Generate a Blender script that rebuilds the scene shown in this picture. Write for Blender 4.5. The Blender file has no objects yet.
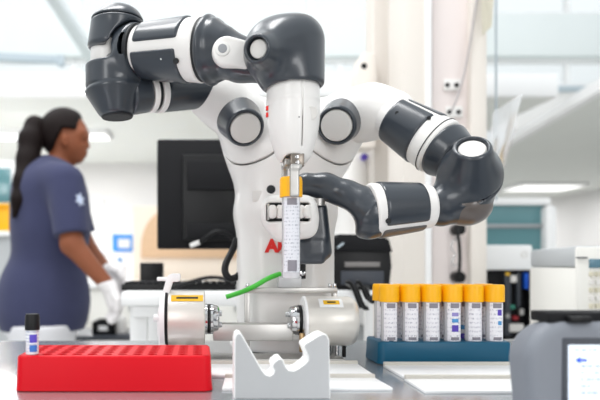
import bpy, bmesh, math, random
import numpy as np
from mathutils import Vector, Matrix

random.seed(7)
SC = bpy.context.scene
COL = SC.collection
F = 600.0          # focal length in pixels for a 600 px wide frame
PPX, HOR = 200.0, 265.0   # optical axis (lens is shifted), horizon
ZC = 1.04          # camera height
TT = 0.89          # table top height

# ------------------------------------------------------------------ camera, sky, exposure
cam_d = bpy.data.cameras.new('camera')
cam_d.sensor_width = 36.0
cam_d.lens = 36.0
cam_d.shift_x = (300.0 - PPX) / 600.0
cam_d.shift_y = (HOR - 200.0) / 600.0
cam_d.clip_start = 0.05
cam_d.dof.use_dof = True
cam_d.dof.focus_distance = 0.86
cam_d.dof.aperture_fstop = 3.8
cam = bpy.data.objects.new('camera', cam_d)
cam.location = (0, 0, ZC)
cam.rotation_euler = (math.radians(90), 0, 0)
COL.objects.link(cam)
SC.camera = cam

wd = bpy.data.worlds.new('overcast_sky')
SC.world = wd
wd.use_nodes = True
nt = wd.node_tree
nt.nodes.clear()
wo = nt.nodes.new('ShaderNodeOutputWorld')
wb = nt.nodes.new('ShaderNodeBackground')
tc = nt.nodes.new('ShaderNodeTexCoord')
sx = nt.nodes.new('ShaderNodeSeparateXYZ')
rp = nt.nodes.new('ShaderNodeValToRGB')
nt.links.new(tc.outputs['Generated'], sx.inputs[0])
nt.links.new(sx.outputs['Z'], rp.inputs[0])
rp.color_ramp.elements[0].position = 0.0
rp.color_ramp.elements[0].color = (0.40, 0.42, 0.43, 1)
rp.color_ramp.elements[1].position = 0.32
rp.color_ramp.elements[1].color = (0.95, 1.0, 1.02, 1)
nt.links.new(rp.outputs[0], wb.inputs['Color'])
wb.inputs['Strength'].default_value = 0.95
nt.links.new(wb.outputs[0], wo.inputs[0])

def area_light(name, loc, rot, size, power, color=(1, 1, 1)):
    l = bpy.data.lights.new(name, 'AREA')
    l.shape = 'RECTANGLE'
    l.size, l.size_y = size
    l.energy = power
    l.color = color
    o = bpy.data.objects.new(name, l)
    o.location = loc
    o.rotation_euler = rot
    COL.objects.link(o)
    return o
# overhead area lights added for highlights and a brighter background; no roof is built
area_light('fill_over_hall', (-0.6, 0.9, 3.6), (0, 0, 0), (1.8, 0.7), 50)
area_light('fill_over_atrium', (-0.5, 4.0, 4.7), (math.radians(38), 0, 0), (9.0, 1.4), 85)  # added to brighten the upper background and fascia
area_light('fill_over_person', (-1.6, 2.6, 3.8), (0, 0, 0), (2.0, 2.0), 30)

# area lights added behind the viewer, inside two unseen windows, for crisp highlights
area_light('highlight_fill_left', (-1.75, -2.45, 1.95), (math.radians(90), 0, math.radians(0)), (0.9, 1.9), 30)
area_light('highlight_fill_right', (1.45, -2.45, 1.95), (math.radians(90), 0, math.radians(0)), (0.9, 1.9), 30)

SC.view_settings.view_transform = 'Standard'
SC.view_settings.look = 'None'
SC.view_settings.gamma = 1.0
SC.view_settings.use_curve_mapping = False
SC.view_settings.exposure = 0.15
try:
    SC.cycles.use_denoising = True
    SC.cycles.max_bounces = 8
    SC.cycles.transparent_max_bounces = 16
    SC.cycles.sample_clamp_indirect = 6.0
except Exception:
    pass

# ------------------------------------------------------------------ helpers
def P(px, py, d):
    return Vector(((px - PPX) * d / F, d, ZC - (py - HOR) * d / F))

def lin(c):
    r = []
    for v in c[:3]:
        v = v / 255.0
        r.append(v / 12.92 if v <= 0.04045 else ((v + 0.055) / 1.055) ** 2.4)
    return (r[0], r[1], r[2], 1.0)

def bsdf_set(b, key, val):
    if key in b.inputs:
        b.inputs[key].default_value = val

def mat(name, rgb, rough=0.5, metal=0.0, coat=0.0, spec=0.5, var=0.0, vscale=30.0, bump=0.0, bscale=200.0,
        emit=0.0, alpha=1.0, trans=0.0, ior=1.45, stretch=None, sheen=0.0, sss=0.0):
    m = bpy.data.materials.new(name)
    m.use_nodes = True
    t = m.node_tree
    b = t.nodes['Principled BSDF']
    c = lin(rgb)
    bsdf_set(b, 'Base Color', c)
    bsdf_set(b, 'Roughness', rough)
    bsdf_set(b, 'Metallic', metal)
    bsdf_set(b, 'Coat Weight', coat)
    bsdf_set(b, 'Coat Roughness', 0.15)
    bsdf_set(b, 'Specular IOR Level', spec)
    bsdf_set(b, 'IOR', ior)
    bsdf_set(b, 'Transmission Weight', trans)
    bsdf_set(b, 'Alpha', alpha)
    bsdf_set(b, 'Sheen Weight', sheen)
    if sss:
        bsdf_set(b, 'Subsurface Weight', sss)
        bsdf_set(b, 'Subsurface Scale', 0.01)
    if emit:
        bsdf_set(b, 'Emission Color', c)
        bsdf_set(b, 'Emission Strength', emit)
    if var or bump:
        co = t.nodes.new('ShaderNodeTexCoord')
        mp = t.nodes.new('ShaderNodeMapping')
        t.links.new(co.outputs['Object'], mp.inputs[0])
        if stretch:
            mp.inputs['Scale'].default_value = stretch
    if var:
        n = t.nodes.new('ShaderNodeTexNoise')
        n.inputs['Scale'].default_value = vscale
        n.inputs['Detail'].default_value = 4
        t.links.new(mp.outputs[0], n.inputs['Vector'])
        mx = t.nodes.new('ShaderNodeMix')
        mx.data_type = 'RGBA'
        mx.inputs[6].default_value = tuple(min(1, x * (1 - var)) for x in c[:3]) + (1,)
        mx.inputs[7].default_value = tuple(min(1, x * (1 + var)) for x in c[:3]) + (1,)
        t.links.new(n.outputs['Fac'], mx.inputs[0])
        t.links.new(mx.outputs[2], b.inputs['Base Color'])
    if bump:
        n2 = t.nodes.new('ShaderNodeTexNoise')
        n2.inputs['Scale'].default_value = bscale
        n2.inputs['Detail'].default_value = 3
        t.links.new(mp.outputs[0], n2.inputs['Vector'])
        bp = t.nodes.new('ShaderNodeBump')
        bp.inputs['Strength'].default_value = bump
        bp.inputs['Distance'].default_value = 0.002
        t.links.new(n2.outputs['Fac'], bp.inputs['Height'])
        t.links.new(bp.outputs[0], b.inputs['Normal'])
    return m

def glass_mat(name, rgb, opacity=0.3, rough=0.1, gloss=0.15):
    """thin clear sheet: part see-through, part tinted body, some gloss"""
    m = bpy.data.materials.new(name)
    m.use_nodes = True
    t = m.node_tree
    t.nodes.clear()
    o = t.nodes.new('ShaderNodeOutputMaterial')
    tr = t.nodes.new('ShaderNodeBsdfTransparent')
    tr.inputs[0].default_value = (1, 1, 1, 1)
    d = t.nodes.new('ShaderNodeBsdfPrincipled')
    d.inputs['Base Color'].default_value = lin(rgb)
    d.inputs['Roughness'].default_value = rough
    mx = t.nodes.new('ShaderNodeMixShader')
    mx.inputs[0].default_value = opacity
    t.links.new(tr.outputs[0], mx.inputs[1])
    t.links.new(d.outputs[0], mx.inputs[2])
    g = t.nodes.new('ShaderNodeBsdfGlossy')
    g.inputs['Roughness'].default_value = rough
    lw = t.nodes.new('ShaderNodeLayerWeight')
    lw.inputs[0].default_value = gloss
    m2 = t.nodes.new('ShaderNodeMixShader')
    t.links.new(lw.outputs['Fresnel'], m2.inputs[0])
    t.links.new(mx.outputs[0], m2.inputs[1])
    t.links.new(g.outputs[0], m2.inputs[2])
    t.links.new(m2.outputs[0], o.inputs[0])
    return m

def label_mat(name, rgb, ink, scale=260.0, thr=0.56, axis='Z', stretch=(3.0, 3.0, 1.0)):
    """paper label with rows of small unreadable print"""
    m = bpy.data.materials.new(name)
    m.use_nodes = True
    t = m.node_tree
    b = t.nodes['Principled BSDF']
    bsdf_set(b, 'Roughness', 0.55)
    co = t.nodes.new('ShaderNodeTexCoord')
    w = t.nodes.new('ShaderNodeTexWave')
    w.bands_direction = axis
    w.inputs['Scale'].default_value = scale * 0.16
    t.links.new(co.outputs['Object'], w.inputs['Vector'])
    mp = t.nodes.new('ShaderNodeMapping')
    mp.inputs['Scale'].default_value = stretch
    t.links.new(co.outputs['Object'], mp.inputs[0])
    n = t.nodes.new('ShaderNodeTexNoise')
    n.inputs['Scale'].default_value = scale
    n.inputs['Detail'].default_value = 1
    t.links.new(mp.outputs[0], n.inputs['Vector'])
    a = t.nodes.new('ShaderNodeMath'); a.operation = 'GREATER_THAN'; a.inputs[1].default_value = 0.62
    t.links.new(w.outputs['Fac'], a.inputs[0])
    c = t.nodes.new('ShaderNodeMath'); c.operation = 'GREATER_THAN'; c.inputs[1].default_value = thr
    t.links.new(n.outputs['Fac'], c.inputs[0])
    k = t.nodes.new('ShaderNodeMath'); k.operation = 'MULTIPLY'
    t.links.new(a.outputs[0], k.inputs[0]); t.links.new(c.outputs[0], k.inputs[1])
    mx = t.nodes.new('ShaderNodeMix'); mx.data_type = 'RGBA'
    mx.inputs[6].default_value = lin(rgb); mx.inputs[7].default_value = lin(ink)
    t.links.new(k.outputs[0], mx.inputs[0])
    t.links.new(mx.outputs[2], b.inputs['Base Color'])
    return m

# ---- object helpers
def link(name, me, m, parent=None, smooth=False):
    o = bpy.data.objects.new(name, me)
    COL.objects.link(o)
    if m is not None:
        for q in (m if isinstance(m, (list, tuple)) else [m]):
            me.materials.append(q)
    if smooth:
        me.polygons.foreach_set('use_smooth', [True] * len(me.polygons))
        me.update()
    if parent is not None:
        o.parent = parent
        o.matrix_parent_inverse = parent.matrix_basis.inverted()
    return o

def tag(o, label, cat, group=None):
    o['label'] = label
    o['category'] = cat
    if group:
        o['group'] = group
    return o

def thing(name, loc, label, cat, group=None):
    o = bpy.data.objects.new(name, None)
    o.empty_display_size = 0.02
    o.location = loc
    COL.objects.link(o)
    return tag(o, label, cat, group)

def struct(o):
    o['kind'] = 'structure'
    return o

def from_bm(name, bm, m, parent=None, smooth_angle=40):
    me = bpy.data.meshes.new(name)
    bmesh.ops.recalc_face_normals(bm, faces=bm.faces[:])
    bm.to_mesh(me)
    bm.free()
    o = link(name, me, m, parent)
    if smooth_angle:
        me.polygons.foreach_set('use_smooth', [True] * len(me.polygons))
        try:
            me.set_sharp_from_angle(angle=math.radians(smooth_angle))
        except Exception:
            pass
    return o

def rot_from(zdir, xhint=(1, 0, 0)):
    z = Vector(zdir).normalized()
    x = Vector(xhint)
    x = (x - z * x.dot(z))
    if x.length < 1e-5:
        x = Vector((0, 1, 0)) - z * z.y
    x.normalize()
    y = z.cross(x)
    return Matrix((x, y, z)).transposed()

def bm_box(bm, c, size, bevel=0.0, rot=None, seg=2):
    r = bmesh.ops.create_cube(bm, size=1.0)
    vs = r['verts']
    for v in vs:
        v.co = Vector((v.co.x * size[0], v.co.y * size[1], v.co.z * size[2]))
    if bevel > 0:
        es = list({e for v in vs for e in v.link_edges})
        rb = bmesh.ops.bevel(bm, geom=es, offset=bevel, segments=seg, profile=0.5, affect='EDGES')
        vs = list({v for f in rb['faces'] for v in f.verts} | {v for v in vs if v.is_valid})
    M = (rot if rot is not None else Matrix.Identity(3))
    for v in vs:
        v.co = M @ v.co + Vector(c)

def box(name, c, size, m, parent=None, bevel=0.002, rot=None, seg=2):
    bm = bmesh.new()
    bm_box(bm, c, size, bevel, rot, seg)
    return from_bm(name, bm, m, parent)

def box2(name, lo, hi, m, parent=None, bevel=0.002):
    lo = Vector(lo); hi = Vector(hi)
    return box(name, (lo + hi) / 2, hi - lo, m, parent, bevel)

def bm_lathe(bm, a, b, prof, seg=40, arc=None):
    """prof: list of (t along a->b in metres, r). axis a->b"""
    a = Vector(a); b = Vector(b)
    R = rot_from(b - a)
    rings = []
    n = seg
    full = arc is None
    for (t, r) in prof:
        if r < 1e-6:
            rings.append([bm.verts.new(a + R @ Vector((0, 0, t)))])
        else:
            ring = []
            cnt = n if full else n + 1
            for i in range(cnt):
                if full:
                    an = 2 * math.pi * i / n
                else:
                    an = arc[0] + (arc[1] - arc[0]) * i / n
                ring.append(bm.verts.new(a + R @ Vector((r * math.cos(an), r * math.sin(an), t))))
            rings.append(ring)
    for k in range(len(rings) - 1):
        A, B = rings[k], rings[k + 1]
        cnt = n
        for i in range(cnt):
            j = (i + 1) % n if full else i + 1
            try:
                if len(A) == 1 and len(B) > 1:
                    bm.faces.new((A[0], B[i], B[j]))
                elif len(B) == 1 and len(A) > 1:
                    bm.faces.new((A[i], A[j], B[0]))
                elif len(A) > 1 and len(B) > 1:
                    bm.faces.new((A[i], A[j], B[j], B[i]))
            except ValueError:
                pass

def lathe(name, a, b, prof, m, parent=None, seg=40, smooth_angle=35, arc=None):
    bm = bmesh.new()
    bm_lathe(bm, a, b, prof, seg, arc)
    return from_bm(name, bm, m, parent, smooth_angle)

def cylp(L, r, e=0.001):
    return [(0, 0), (0, r - e), (e * 0.3, r - e * 0.3), (e, r), (L - e, r), (L - e * 0.3, r - e * 0.3), (L, r - e), (L, 0)]

def cyl_obj(name, a, b, r, m, parent=None, e=0.001, seg=32):
    L = (Vector(b) - Vector(a)).length
    return lathe(name, a, b, cylp(L, r, e), m, parent, seg)

def tube(name, pts, r, m, parent=None, res=8, cyclic=False):
    """smooth cable through pts"""
    cu = bpy.data.curves.new(name + '_path', 'CURVE')
    cu.dimensions = '3D'
    sp = cu.splines.new('NURBS')
    sp.points.add(len(pts) - 1)
    for i, p in enumerate(pts):
        sp.points[i].co = (p[0], p[1], p[2], 1)
    sp.order_u = min(4, len(pts))
    sp.use_endpoint_u = True
    sp.use_cyclic_u = cyclic
    cu.bevel_depth = r
    cu.bevel_resolution = 3
    cu.resolution_u = res
    cu.use_fill_caps = True
    tmp = bpy.data.objects.new('tmp', cu)
    COL.objects.link(tmp)
    dg = bpy.context.evaluated_depsgraph_get()
    dg.update()
    me = bpy.data.meshes.new_from_object(tmp.evaluated_get(dg))
    bpy.data.objects.remove(tmp)
    me.materials.clear()
    return link(name, me, m, parent, smooth=True)

def text(name, s, loc, rot, size, m, parent=None, depth=0.0004, bold=0.0, align='CENTER'):
    cu = bpy.data.curves.new(name + '_t', 'FONT')
    cu.body = s
    cu.size = size
    cu.extrude = depth
    cu.offset = bold
    cu.align_x = align
    cu.align_y = 'CENTER'
    tmp = bpy.data.objects.new('tmp', cu)
    COL.objects.link(tmp)
    dg = bpy.context.evaluated_depsgraph_get()
    dg.update()
    me = bpy.data.meshes.new_from_object(tmp.evaluated_get(dg))
    bpy.data.objects.remove(tmp)
    me.materials.clear()
    M = Matrix.Translation(Vector(loc)) @ (rot.to_4x4() if isinstance(rot, Matrix) else rot.to_matrix().to_4x4())
    me.transform(M)
    return link(name, me, m, parent)

def prism(name, pts2, y0, y1, m, parent=None, bevel=0.0):
    """polygon in the XZ plane (list of (x,z)) extruded from y0 to y1"""
    bm = bmesh.new()
    a = [bm.verts.new((x, y0, z)) for x, z in pts2]
    f = bm.faces.new(a)
    r = bmesh.ops.extrude_face_region(bm, geom=[f])
    for v in r['geom']:
        if isinstance(v, bmesh.types.BMVert):
            v.co.y = y1
    if bevel:
        bmesh.ops.recalc_face_normals(bm, faces=bm.faces[:])
        es = [e for e in bm.edges if abs(e.verts[0].co.y - e.verts[1].co.y) < 1e-7]
        bmesh.ops.bevel(bm, geom=es, offset=bevel, segments=2, profile=0.5, affect='EDGES')
    return from_bm(name, bm, m, parent, 35)

# ------------------------------------------------------------------ smooth solids (distance fields meshed to a surface)
def V3(a):
    return np.array(a, dtype=np.float64)

def s_rc(a, b, ra, rb):
    a = V3(a); b = V3(b); ba = b - a; bb = max(ba.dot(ba), 1e-12)
    def f(p):
        h = np.clip((p - a) @ ba / bb, 0, 1)
        q = p - a - h[:, None] * ba
        return np.sqrt((q * q).sum(1)) - (ra + (rb - ra) * h)
    return f

def s_sph(c, r):
    c = V3(c)
    return lambda p: np.sqrt(((p - c) ** 2).sum(1)) - r

def s_cone(a, b, ra, rb, rd=0.0):
    """capped cone with rounded rims"""
    a = V3(a); b = V3(b); L = np.linalg.norm(b - a); u = (b - a) / L
    ra -= rd; rb -= rd; L2 = L - 2 * rd
    sl = math.hypot(L2, ra - rb)
    def f(p):
        q = p - a
        t = q @ u
        rad = np.sqrt(np.maximum((q * q).sum(1) - t * t, 0))
        t = t - rd
        rr = ra + (rb - ra) * np.clip(t / L2, -0.3, 1.3)
        dr = (rad - rr) * (L2 / sl)
        dt = np.maximum(-t, t - L2)
        return np.minimum(np.maximum(dr, dt), 0) + np.hypot(np.maximum(dr, 0), np.maximum(dt, 0)) - rd
    return f

def s_cyl(a, b, r, rd=0.0):
    return s_cone(a, b, r, r, rd)

def s_box(c, half, rot=None, rd=0.0):
    c = V3(c); h = V3(half) - rd
    M = np.eye(3) if rot is None else np.array(rot)
    def f(p):
        q = np.abs((p - c) @ M) - h
        return np.sqrt((np.maximum(q, 0) ** 2).sum(1)) + np.minimum(q.max(1), 0) - rd
    return f

def s_ell(c, rad, rot=None):
    c = V3(c); r = V3(rad)
    M = np.eye(3) if rot is None else np.array(rot)
    def f(p):
        q = (p - c) @ M
        k0 = np.sqrt(((q / r) ** 2).sum(1))
        k1 = np.sqrt(((q / (r * r)) ** 2).sum(1)) + 1e-9
        return k0 * (k0 - 1) / k1
    return f

def s_plate(c, hx, hz, R, hy, rot=None, rd=0.004):
    """rounded rectangle in local XZ, thickness along local Y"""
    c = V3(c)
    M = np.eye(3) if rot is None else np.array(rot)
    def f(p):
        q = (p - c) @ M
        a = np.abs(q[:, [0, 2]]) - np.array([hx - R, hz - R])
        d2 = np.sqrt((np.maximum(a, 0) ** 2).sum(1)) + np.minimum(a.max(1), 0) - R + rd
        dy = np.abs(q[:, 1]) - hy + rd
        return np.minimum(np.maximum(d2, dy), 0) + np.hypot(np.maximum(d2, 0), np.maximum(dy, 0)) - rd
    return f

def s_plane(c, n):
    """inside is the side opposite to n"""
    c = V3(c); n = V3(n); n = n / np.linalg.norm(n)
    return lambda p: (p - c) @ n

def smin(a, b, k):
    if k <= 0:
        return np.minimum(a, b)
    h = np.maximum(k - np.abs(a - b), 0) / k
    return np.minimum(a, b) - h * h * k * 0.25

def su(k, *fs):
    def f(p):
        r = fs[0](p)
        for g in fs[1:]:
            r = smin(r, g(p), k)
        return r
    return f

def s_int(k, *fs):
    def f(p):
        r = -fs[0](p)
        for g in fs[1:]:
            r = smin(r, -g(p), k)
        return -r
    return f

def s_sub(k, a, *bs):
    def f(p):
        r = -a(p)
        for b in bs:
            r = smin(r, b(p), k)
        return -r
    return f

def s_off(a, d):
    return lambda p: a(p) - d

def s_not(a):
    return lambda p: -a(p)

def chain(pts, k=0.0):
    """pts: list of (pos, r)"""
    fs = [s_rc(pts[i][0], pts[i + 1][0], pts[i][1], pts[i + 1][1]) for i in range(len(pts) - 1)]
    return su(k, *fs)

def solid(name, f, lo, hi, h, m, parent=None, smooth_it=0):
    lo = V3(lo); hi = V3(hi)
    C = 4
    n = np.ceil((hi - lo) / (h * C)).astype(int) * C
    cn = n // C
    # coarse cells: centre distance decides whether the block needs sampling
    cx = [lo[i] + (np.arange(cn[i]) + 0.5) * h * C for i in range(3)]
    G = np.stack(np.meshgrid(*cx, indexing='ij'), -1).reshape(-1, 3)
    cv = f(G)
    near = (np.abs(cv) < h * C * 1.9).reshape(cn)
    vals = np.repeat(np.repeat(np.repeat(np.where(cv.reshape(cn) < 0, -1.0, 1.0), C, 0), C, 1), C, 2)
    full = np.ones(n + 1)
    full[:-1, :-1, :-1] = vals
    full[-1] = full[-2]; full[:, -1] = full[:, -2]; full[:, :, -1] = full[:, :, -2]
    msk = np.zeros(n + 1, bool)
    nb = np.repeat(np.repeat(np.repeat(near, C, 0), C, 1), C, 2)
    msk[:-1, :-1, :-1] |= nb
    msk[1:, 1:, 1:] |= nb
    msk[1:, :-1, :-1] |= nb; msk[:-1, 1:, :-1] |= nb; msk[:-1, :-1, 1:] |= nb
    msk[1:, 1:, :-1] |= nb; msk[1:, :-1, 1:] |= nb; msk[:-1, 1:, 1:] |= nb
    idx = np.argwhere(msk)
    full[msk] = f(lo + idx * h)
    v = full
    s = v < 0
    cor = [(i, j, k) for i in (0, 1) for j in (0, 1) for k in (0, 1)]
    def sl(a, c):
        return a[c[0]:a.shape[0] - 1 + c[0], c[1]:a.shape[1] - 1 + c[1], c[2]:a.shape[2] - 1 + c[2]]
    cnt = sum(sl(s, c).astype(np.int8) for c in cor)
    act = (cnt > 0) & (cnt < 8)
    ai = np.argwhere(act)
    if len(ai) == 0:
        print('EMPTY SOLID', name)
        return None
    vid = -np.ones(act.shape, int)
    vid[act] = np.arange(len(ai))
    acc = np.zeros((len(ai), 3)); num = np.zeros(len(ai))
    for c in cor:
        for ax in range(3):
            if c[ax] == 1:
                continue
            c2 = list(c); c2[ax] = 1
            va = v[ai[:, 0] + c[0], ai[:, 1] + c[1], ai[:, 2] + c[2]]
            vb = v[ai[:, 0] + c2[0], ai[:, 1] + c2[1], ai[:, 2] + c2[2]]
            cr = (va < 0) != (vb < 0)
            tt = np.where(cr, va / np.where(cr, va - vb, 1), 0)
            pt = np.tile(np.array(c, float), (len(ai), 1))
            pt[:, ax] += tt
            acc += np.where(cr[:, None], pt, 0)
            num += cr
    pos = lo + (ai + acc / num[:, None]) * h
    quads = []
    for ax in range(3):
        b1, b2 = [(1, 2), (2, 0), (0, 1)][ax]
        sh = list(v.shape)
        A = [slice(0, sh[i]) for i in range(3)]
        A[ax] = slice(0, sh[ax] - 1); A[b1] = slice(1, sh[b1] - 1); A[b2] = slice(1, sh[b2] - 1)
        B = list(A); B[ax] = slice(1, sh[ax])
        sa = s[tuple(A)]; sb = s[tuple(B)]
        e = np.argwhere(sa != sb)
        if len(e) == 0:
            continue
        flip = sa[e[:, 0], e[:, 1], e[:, 2]]
        e = e.copy(); e[:, b1] += 1; e[:, b2] += 1
        def at(d1, d2):
            q = e.copy(); q[:, b1] += d1; q[:, b2] += d2
            return vid[q[:, 0], q[:, 1], q[:, 2]]
        q = np.stack([at(-1, -1), at(0, -1), at(0, 0), at(-1, 0)], 1)
        q[~flip] = q[~flip][:, ::-1]
        quads.append(q)
    quads = np.concatenate(quads)
    quads = quads[(quads >= 0).all(1)]
    for it in range(3):
        d0 = f(pos)
        g = np.stack([f(pos + np.eye(3)[i] * h * 0.2) - d0 for i in range(3)], 1) / (h * 0.2)
        gl = (g * g).sum(1)
        step = -(d0 / np.maximum(gl, 0.2))[:, None] * g
        ln = np.sqrt((step ** 2).sum(1))
        step *= np.minimum(1, 0.6 * h / np.maximum(ln, 1e-9))[:, None]
        pos = pos + step * 0.8
    me = bpy.data.meshes.new(name)
    me.vertices.add(len(pos))
    me.vertices.foreach_set('co', pos.astype(np.float32).ravel())
    me.loops.add(len(quads) * 4)
    me.loops.foreach_set('vertex_index', quads.astype(np.int32).ravel())
    me.polygons.add(len(quads))
    me.polygons.foreach_set('loop_start', np.arange(0, len(quads) * 4, 4, dtype=np.int32))
    try:
        me.polygons.foreach_set('loop_total', np.full(len(quads), 4, dtype=np.int32))
    except Exception:
        pass
    me.update(calc_edges=True)
    me.validate()
    return link(name, me, m, parent, smooth=True)

def around(pts, pad):
    a = np.array([list(p) for p in pts])
    return a.min(0) - pad, a.max(0) + pad

# ------------------------------------------------------------------ materials
M_wall = mat('white_painted_wall', (226, 224, 223), 0.8, var=0.02, vscale=2)
M_ceil = mat('white_ceiling_board', (226, 228, 224), 0.85, var=0.02, vscale=3)
M_beam = mat('pale_grey_green_beam', (228, 234, 234), 0.7, var=0.02, vscale=3)
M_floor = mat('pale_grey_vinyl_floor', (206, 206, 204), 0.5, var=0.05, vscale=4)
M_frame = mat('grey_window_frame', (176, 188, 196), 0.5)
M_column = mat('cream_white_column', (228, 221, 213), 0.6, var=0.01, vscale=5)
M_columnp = mat('pinkish_white_panel', (229, 219, 216), 0.6)
M_white_p = mat('white_plastic', (232, 230, 227), 0.35, coat=0.15, var=0.01, vscale=8)
M_robot_w = mat('robot_white_shell', (234, 231, 228), 0.33, coat=0.2, var=0.012, vscale=12)
M_robot_d = mat('robot_dark_grey_shell', (45, 51, 59), 0.3, coat=0.35, spec=0.6, var=0.05, vscale=14)
M_disc = mat('pale_grey_disc', (222, 219, 215), 0.5)
M_seam = mat('dark_seam', (28, 30, 33), 0.6)
M_black = mat('black_plastic', (13, 13, 15), 0.42, spec=0.35)
M_black2 = mat('matte_black_plastic', (19, 19, 22), 0.6, spec=0.25)
M_steel = mat('brushed_steel', (176, 178, 180), 0.28, metal=1.0, var=0.05, vscale=60, stretch=(1, 12, 12))
M_steel_t = mat('steel_table_top', (188, 191, 196), 0.24, metal=0.75, var=0.06, vscale=25, stretch=(1, 9, 1))
M_chrome = mat('polished_chrome', (205, 205, 206), 0.12, metal=1.0)
M_alu = mat('anodised_aluminium', (186, 184, 181), 0.38, metal=0.85, var=0.03, vscale=50, stretch=(1, 8, 8))
M_housing = mat('champagne_silver_housing', (220, 216, 209), 0.36, metal=0.35, var=0.03, vscale=40, stretch=(1, 6, 6))
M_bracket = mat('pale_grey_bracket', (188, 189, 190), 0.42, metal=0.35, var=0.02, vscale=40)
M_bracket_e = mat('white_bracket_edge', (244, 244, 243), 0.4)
M_red = mat('red_rack_plastic', (206, 2, 24), 0.45, coat=0.0, spec=0.22, var=0.03, vscale=25)
M_teal = mat('teal_rack_plastic', (4, 84, 114), 0.4, coat=0.08, spec=0.35, var=0.05, vscale=25)
M_yellow = mat('yellow_cap_plastic', (255, 184, 0), 0.42, coat=0.1, var=0.02, vscale=60)
M_tube = glass_mat('clear_tube_plastic', (246, 244, 248), 0.55, 0.12, 0.1)
M_frost = mat('frosted_label', (226, 222, 228), 0.5)
M_label = label_mat('printed_tube_label', (240, 238, 242), (196, 194, 204), 300, 0.54)
M_grey_in = mat('grey_gel_plug', (72, 72, 86), 0.5)
M_purple = mat('violet_barcode_block', (92, 70, 178), 0.5)
M_blueb = mat('blue_barcode_block', (80, 150, 205), 0.5)
M_plate = mat('white_tray', (240, 240, 240), 0.4, var=0.01, vscale=10)
M_plate_e = mat('beige_tray_edge', (204, 199, 190), 0.5)
M_redlogo = mat('red_logo', (226, 44, 38), 0.5)
M_yel_lab = mat('yellow_warning_label', (236, 186, 36), 0.5)
M_green = mat('green_cable_sheath', (70, 186, 60), 0.45)
M_device = mat('grey_handheld_casing', (124, 128, 136), 0.5, bump=0.1, bscale=600, var=0.02, vscale=10)
M_bezel = mat('dark_bezel', (58, 62, 70), 0.45)
M_screen = mat('lit_screen', (226, 236, 250), 0.3, emit=0.28)
M_blue_ink = mat('blue_screen_ink', (36, 84, 214), 0.4, emit=0.3)
M_grey_ink = mat('grey_screen_ink', (150, 166, 190), 0.4, emit=0.2)
M_tealglass = mat('teal_tinted_glass', (92, 138, 144), 0.12, coat=0.5, var=0.1, vscale=3)
M_wood = mat('warm_wood', (212, 178, 144), 0.5, var=0.12, vscale=6, stretch=(1, 1, 6))
M_blue = mat('blue_box_card', (16, 88, 206), 0.5)
M_ltblue = mat('pale_blue_card', (66, 150, 232), 0.5)
M_analyser = mat('beige_white_analyser', (226, 224, 218), 0.5, var=0.02, vscale=4)
M_analyser_g = mat('grey_analyser_side', (178, 181, 183), 0.5, var=0.02, vscale=4)
M_skin = mat('brown_skin', (134, 78, 52), 0.5, spec=0.3, var=0.08, vscale=20, sss=0.1)
M_hair = mat('black_brown_hair', (24, 16, 15), 0.6, spec=0.15, var=0.3, vscale=60, stretch=(8, 8, 1), bump=0.5, bscale=120)
M_scrub = mat('navy_scrub_cloth', (62, 65, 92), 0.9, spec=0.1, var=0.1, vscale=14, bump=0.3, bscale=40, sheen=0.1)
M_trouser = mat('white_scrub_cloth', (222, 222, 226), 0.85, var=0.03, vscale=10)
M_glove = mat('white_latex_glove', (226, 222, 222), 0.5, var=0.03, vscale=30)
M_lamp = mat('lamp_diffuser', (255, 255, 252), 0.5, emit=1.2)
M_window = glass_mat('clear_window_glass', (225, 238, 240), 0.1, 0.05, 0.1)
M_bag = glass_mat('clear_plastic_bag', (238, 240, 242), 0.55, 0.2, 0.2)
M_bag_s = mat('beige_strip', (214, 200, 178), 0.6)
M_eye = mat('eye_white', (225, 222, 218), 0.3)
M_lips = mat('lips', (140, 72, 66), 0.45)
M_dred = mat('dark_red', (150, 30, 40), 0.4)
M_orange = mat('orange_red', (220, 90, 50), 0.5)

# ------------------------------------------------------------------ the hall
HX0, HX1, HY0, HY1 = -7.0, 7.4, -2.6, 14.0
struct(box2('floor', (HX0, HY0, -0.1), (HX1, HY1, 0.0), M_floor, bevel=0))
struct(box2('wall_left', (HX0 - 0.15, 2.0, 0), (HX0, HY1, 4.6), M_wall, bevel=0))
struct(box2('wall_right', (HX1, 2.0, 0), (HX1 + 0.15, HY1, 2.45), M_wall, bevel=0))
struct(box2('wall_back', (3.2, HY1, 0), (HX1, HY1 + 0.15, 2.55), M_wall, bevel=0))
# unseen wall behind the viewer, added with two windows to shape reflections
struct(box2('wall_front', (-4.0, HY0 - 0.12, 0), (4.4, HY0, 4.2), M_wall, bevel=0))
# left and middle: low ceiling with a white fascia, wall beneath it at 8.6 m
struct(box2('wall_centre', (HX0, 8.6, 0), (3.2, 8.75, 2.5), M_wall, bevel=0))
struct(box2('ceiling_left', (HX0, 5.25, 2.5), (3.1, 8.75, 2.56), M_ceil, bevel=0))
struct(box2('trim_1', (HX0, 5.19, 2.50), (3.1, 5.25, 2.70), M_plate, bevel=0.004))
struct(box2('trim_2', (HX0, 5.25, 2.56), (3.1, 8.6, 2.60), M_ceil, bevel=0))
# clerestory wall, with beam and windows
struct(box2('wall_clerestory', (HX0, 6.9, 2.6), (HX1, 7.0, 3.05), M_wall, bevel=0))
struct(box2('trim_3', (HX0, 6.82, 3.42), (HX1, 7.02, 3.90), M_beam, bevel=0.004))
struct(box2('trim_4', (HX0, 6.86, 3.03), (HX1, 7.02, 3.09), M_frame, bevel=0.004))
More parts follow.
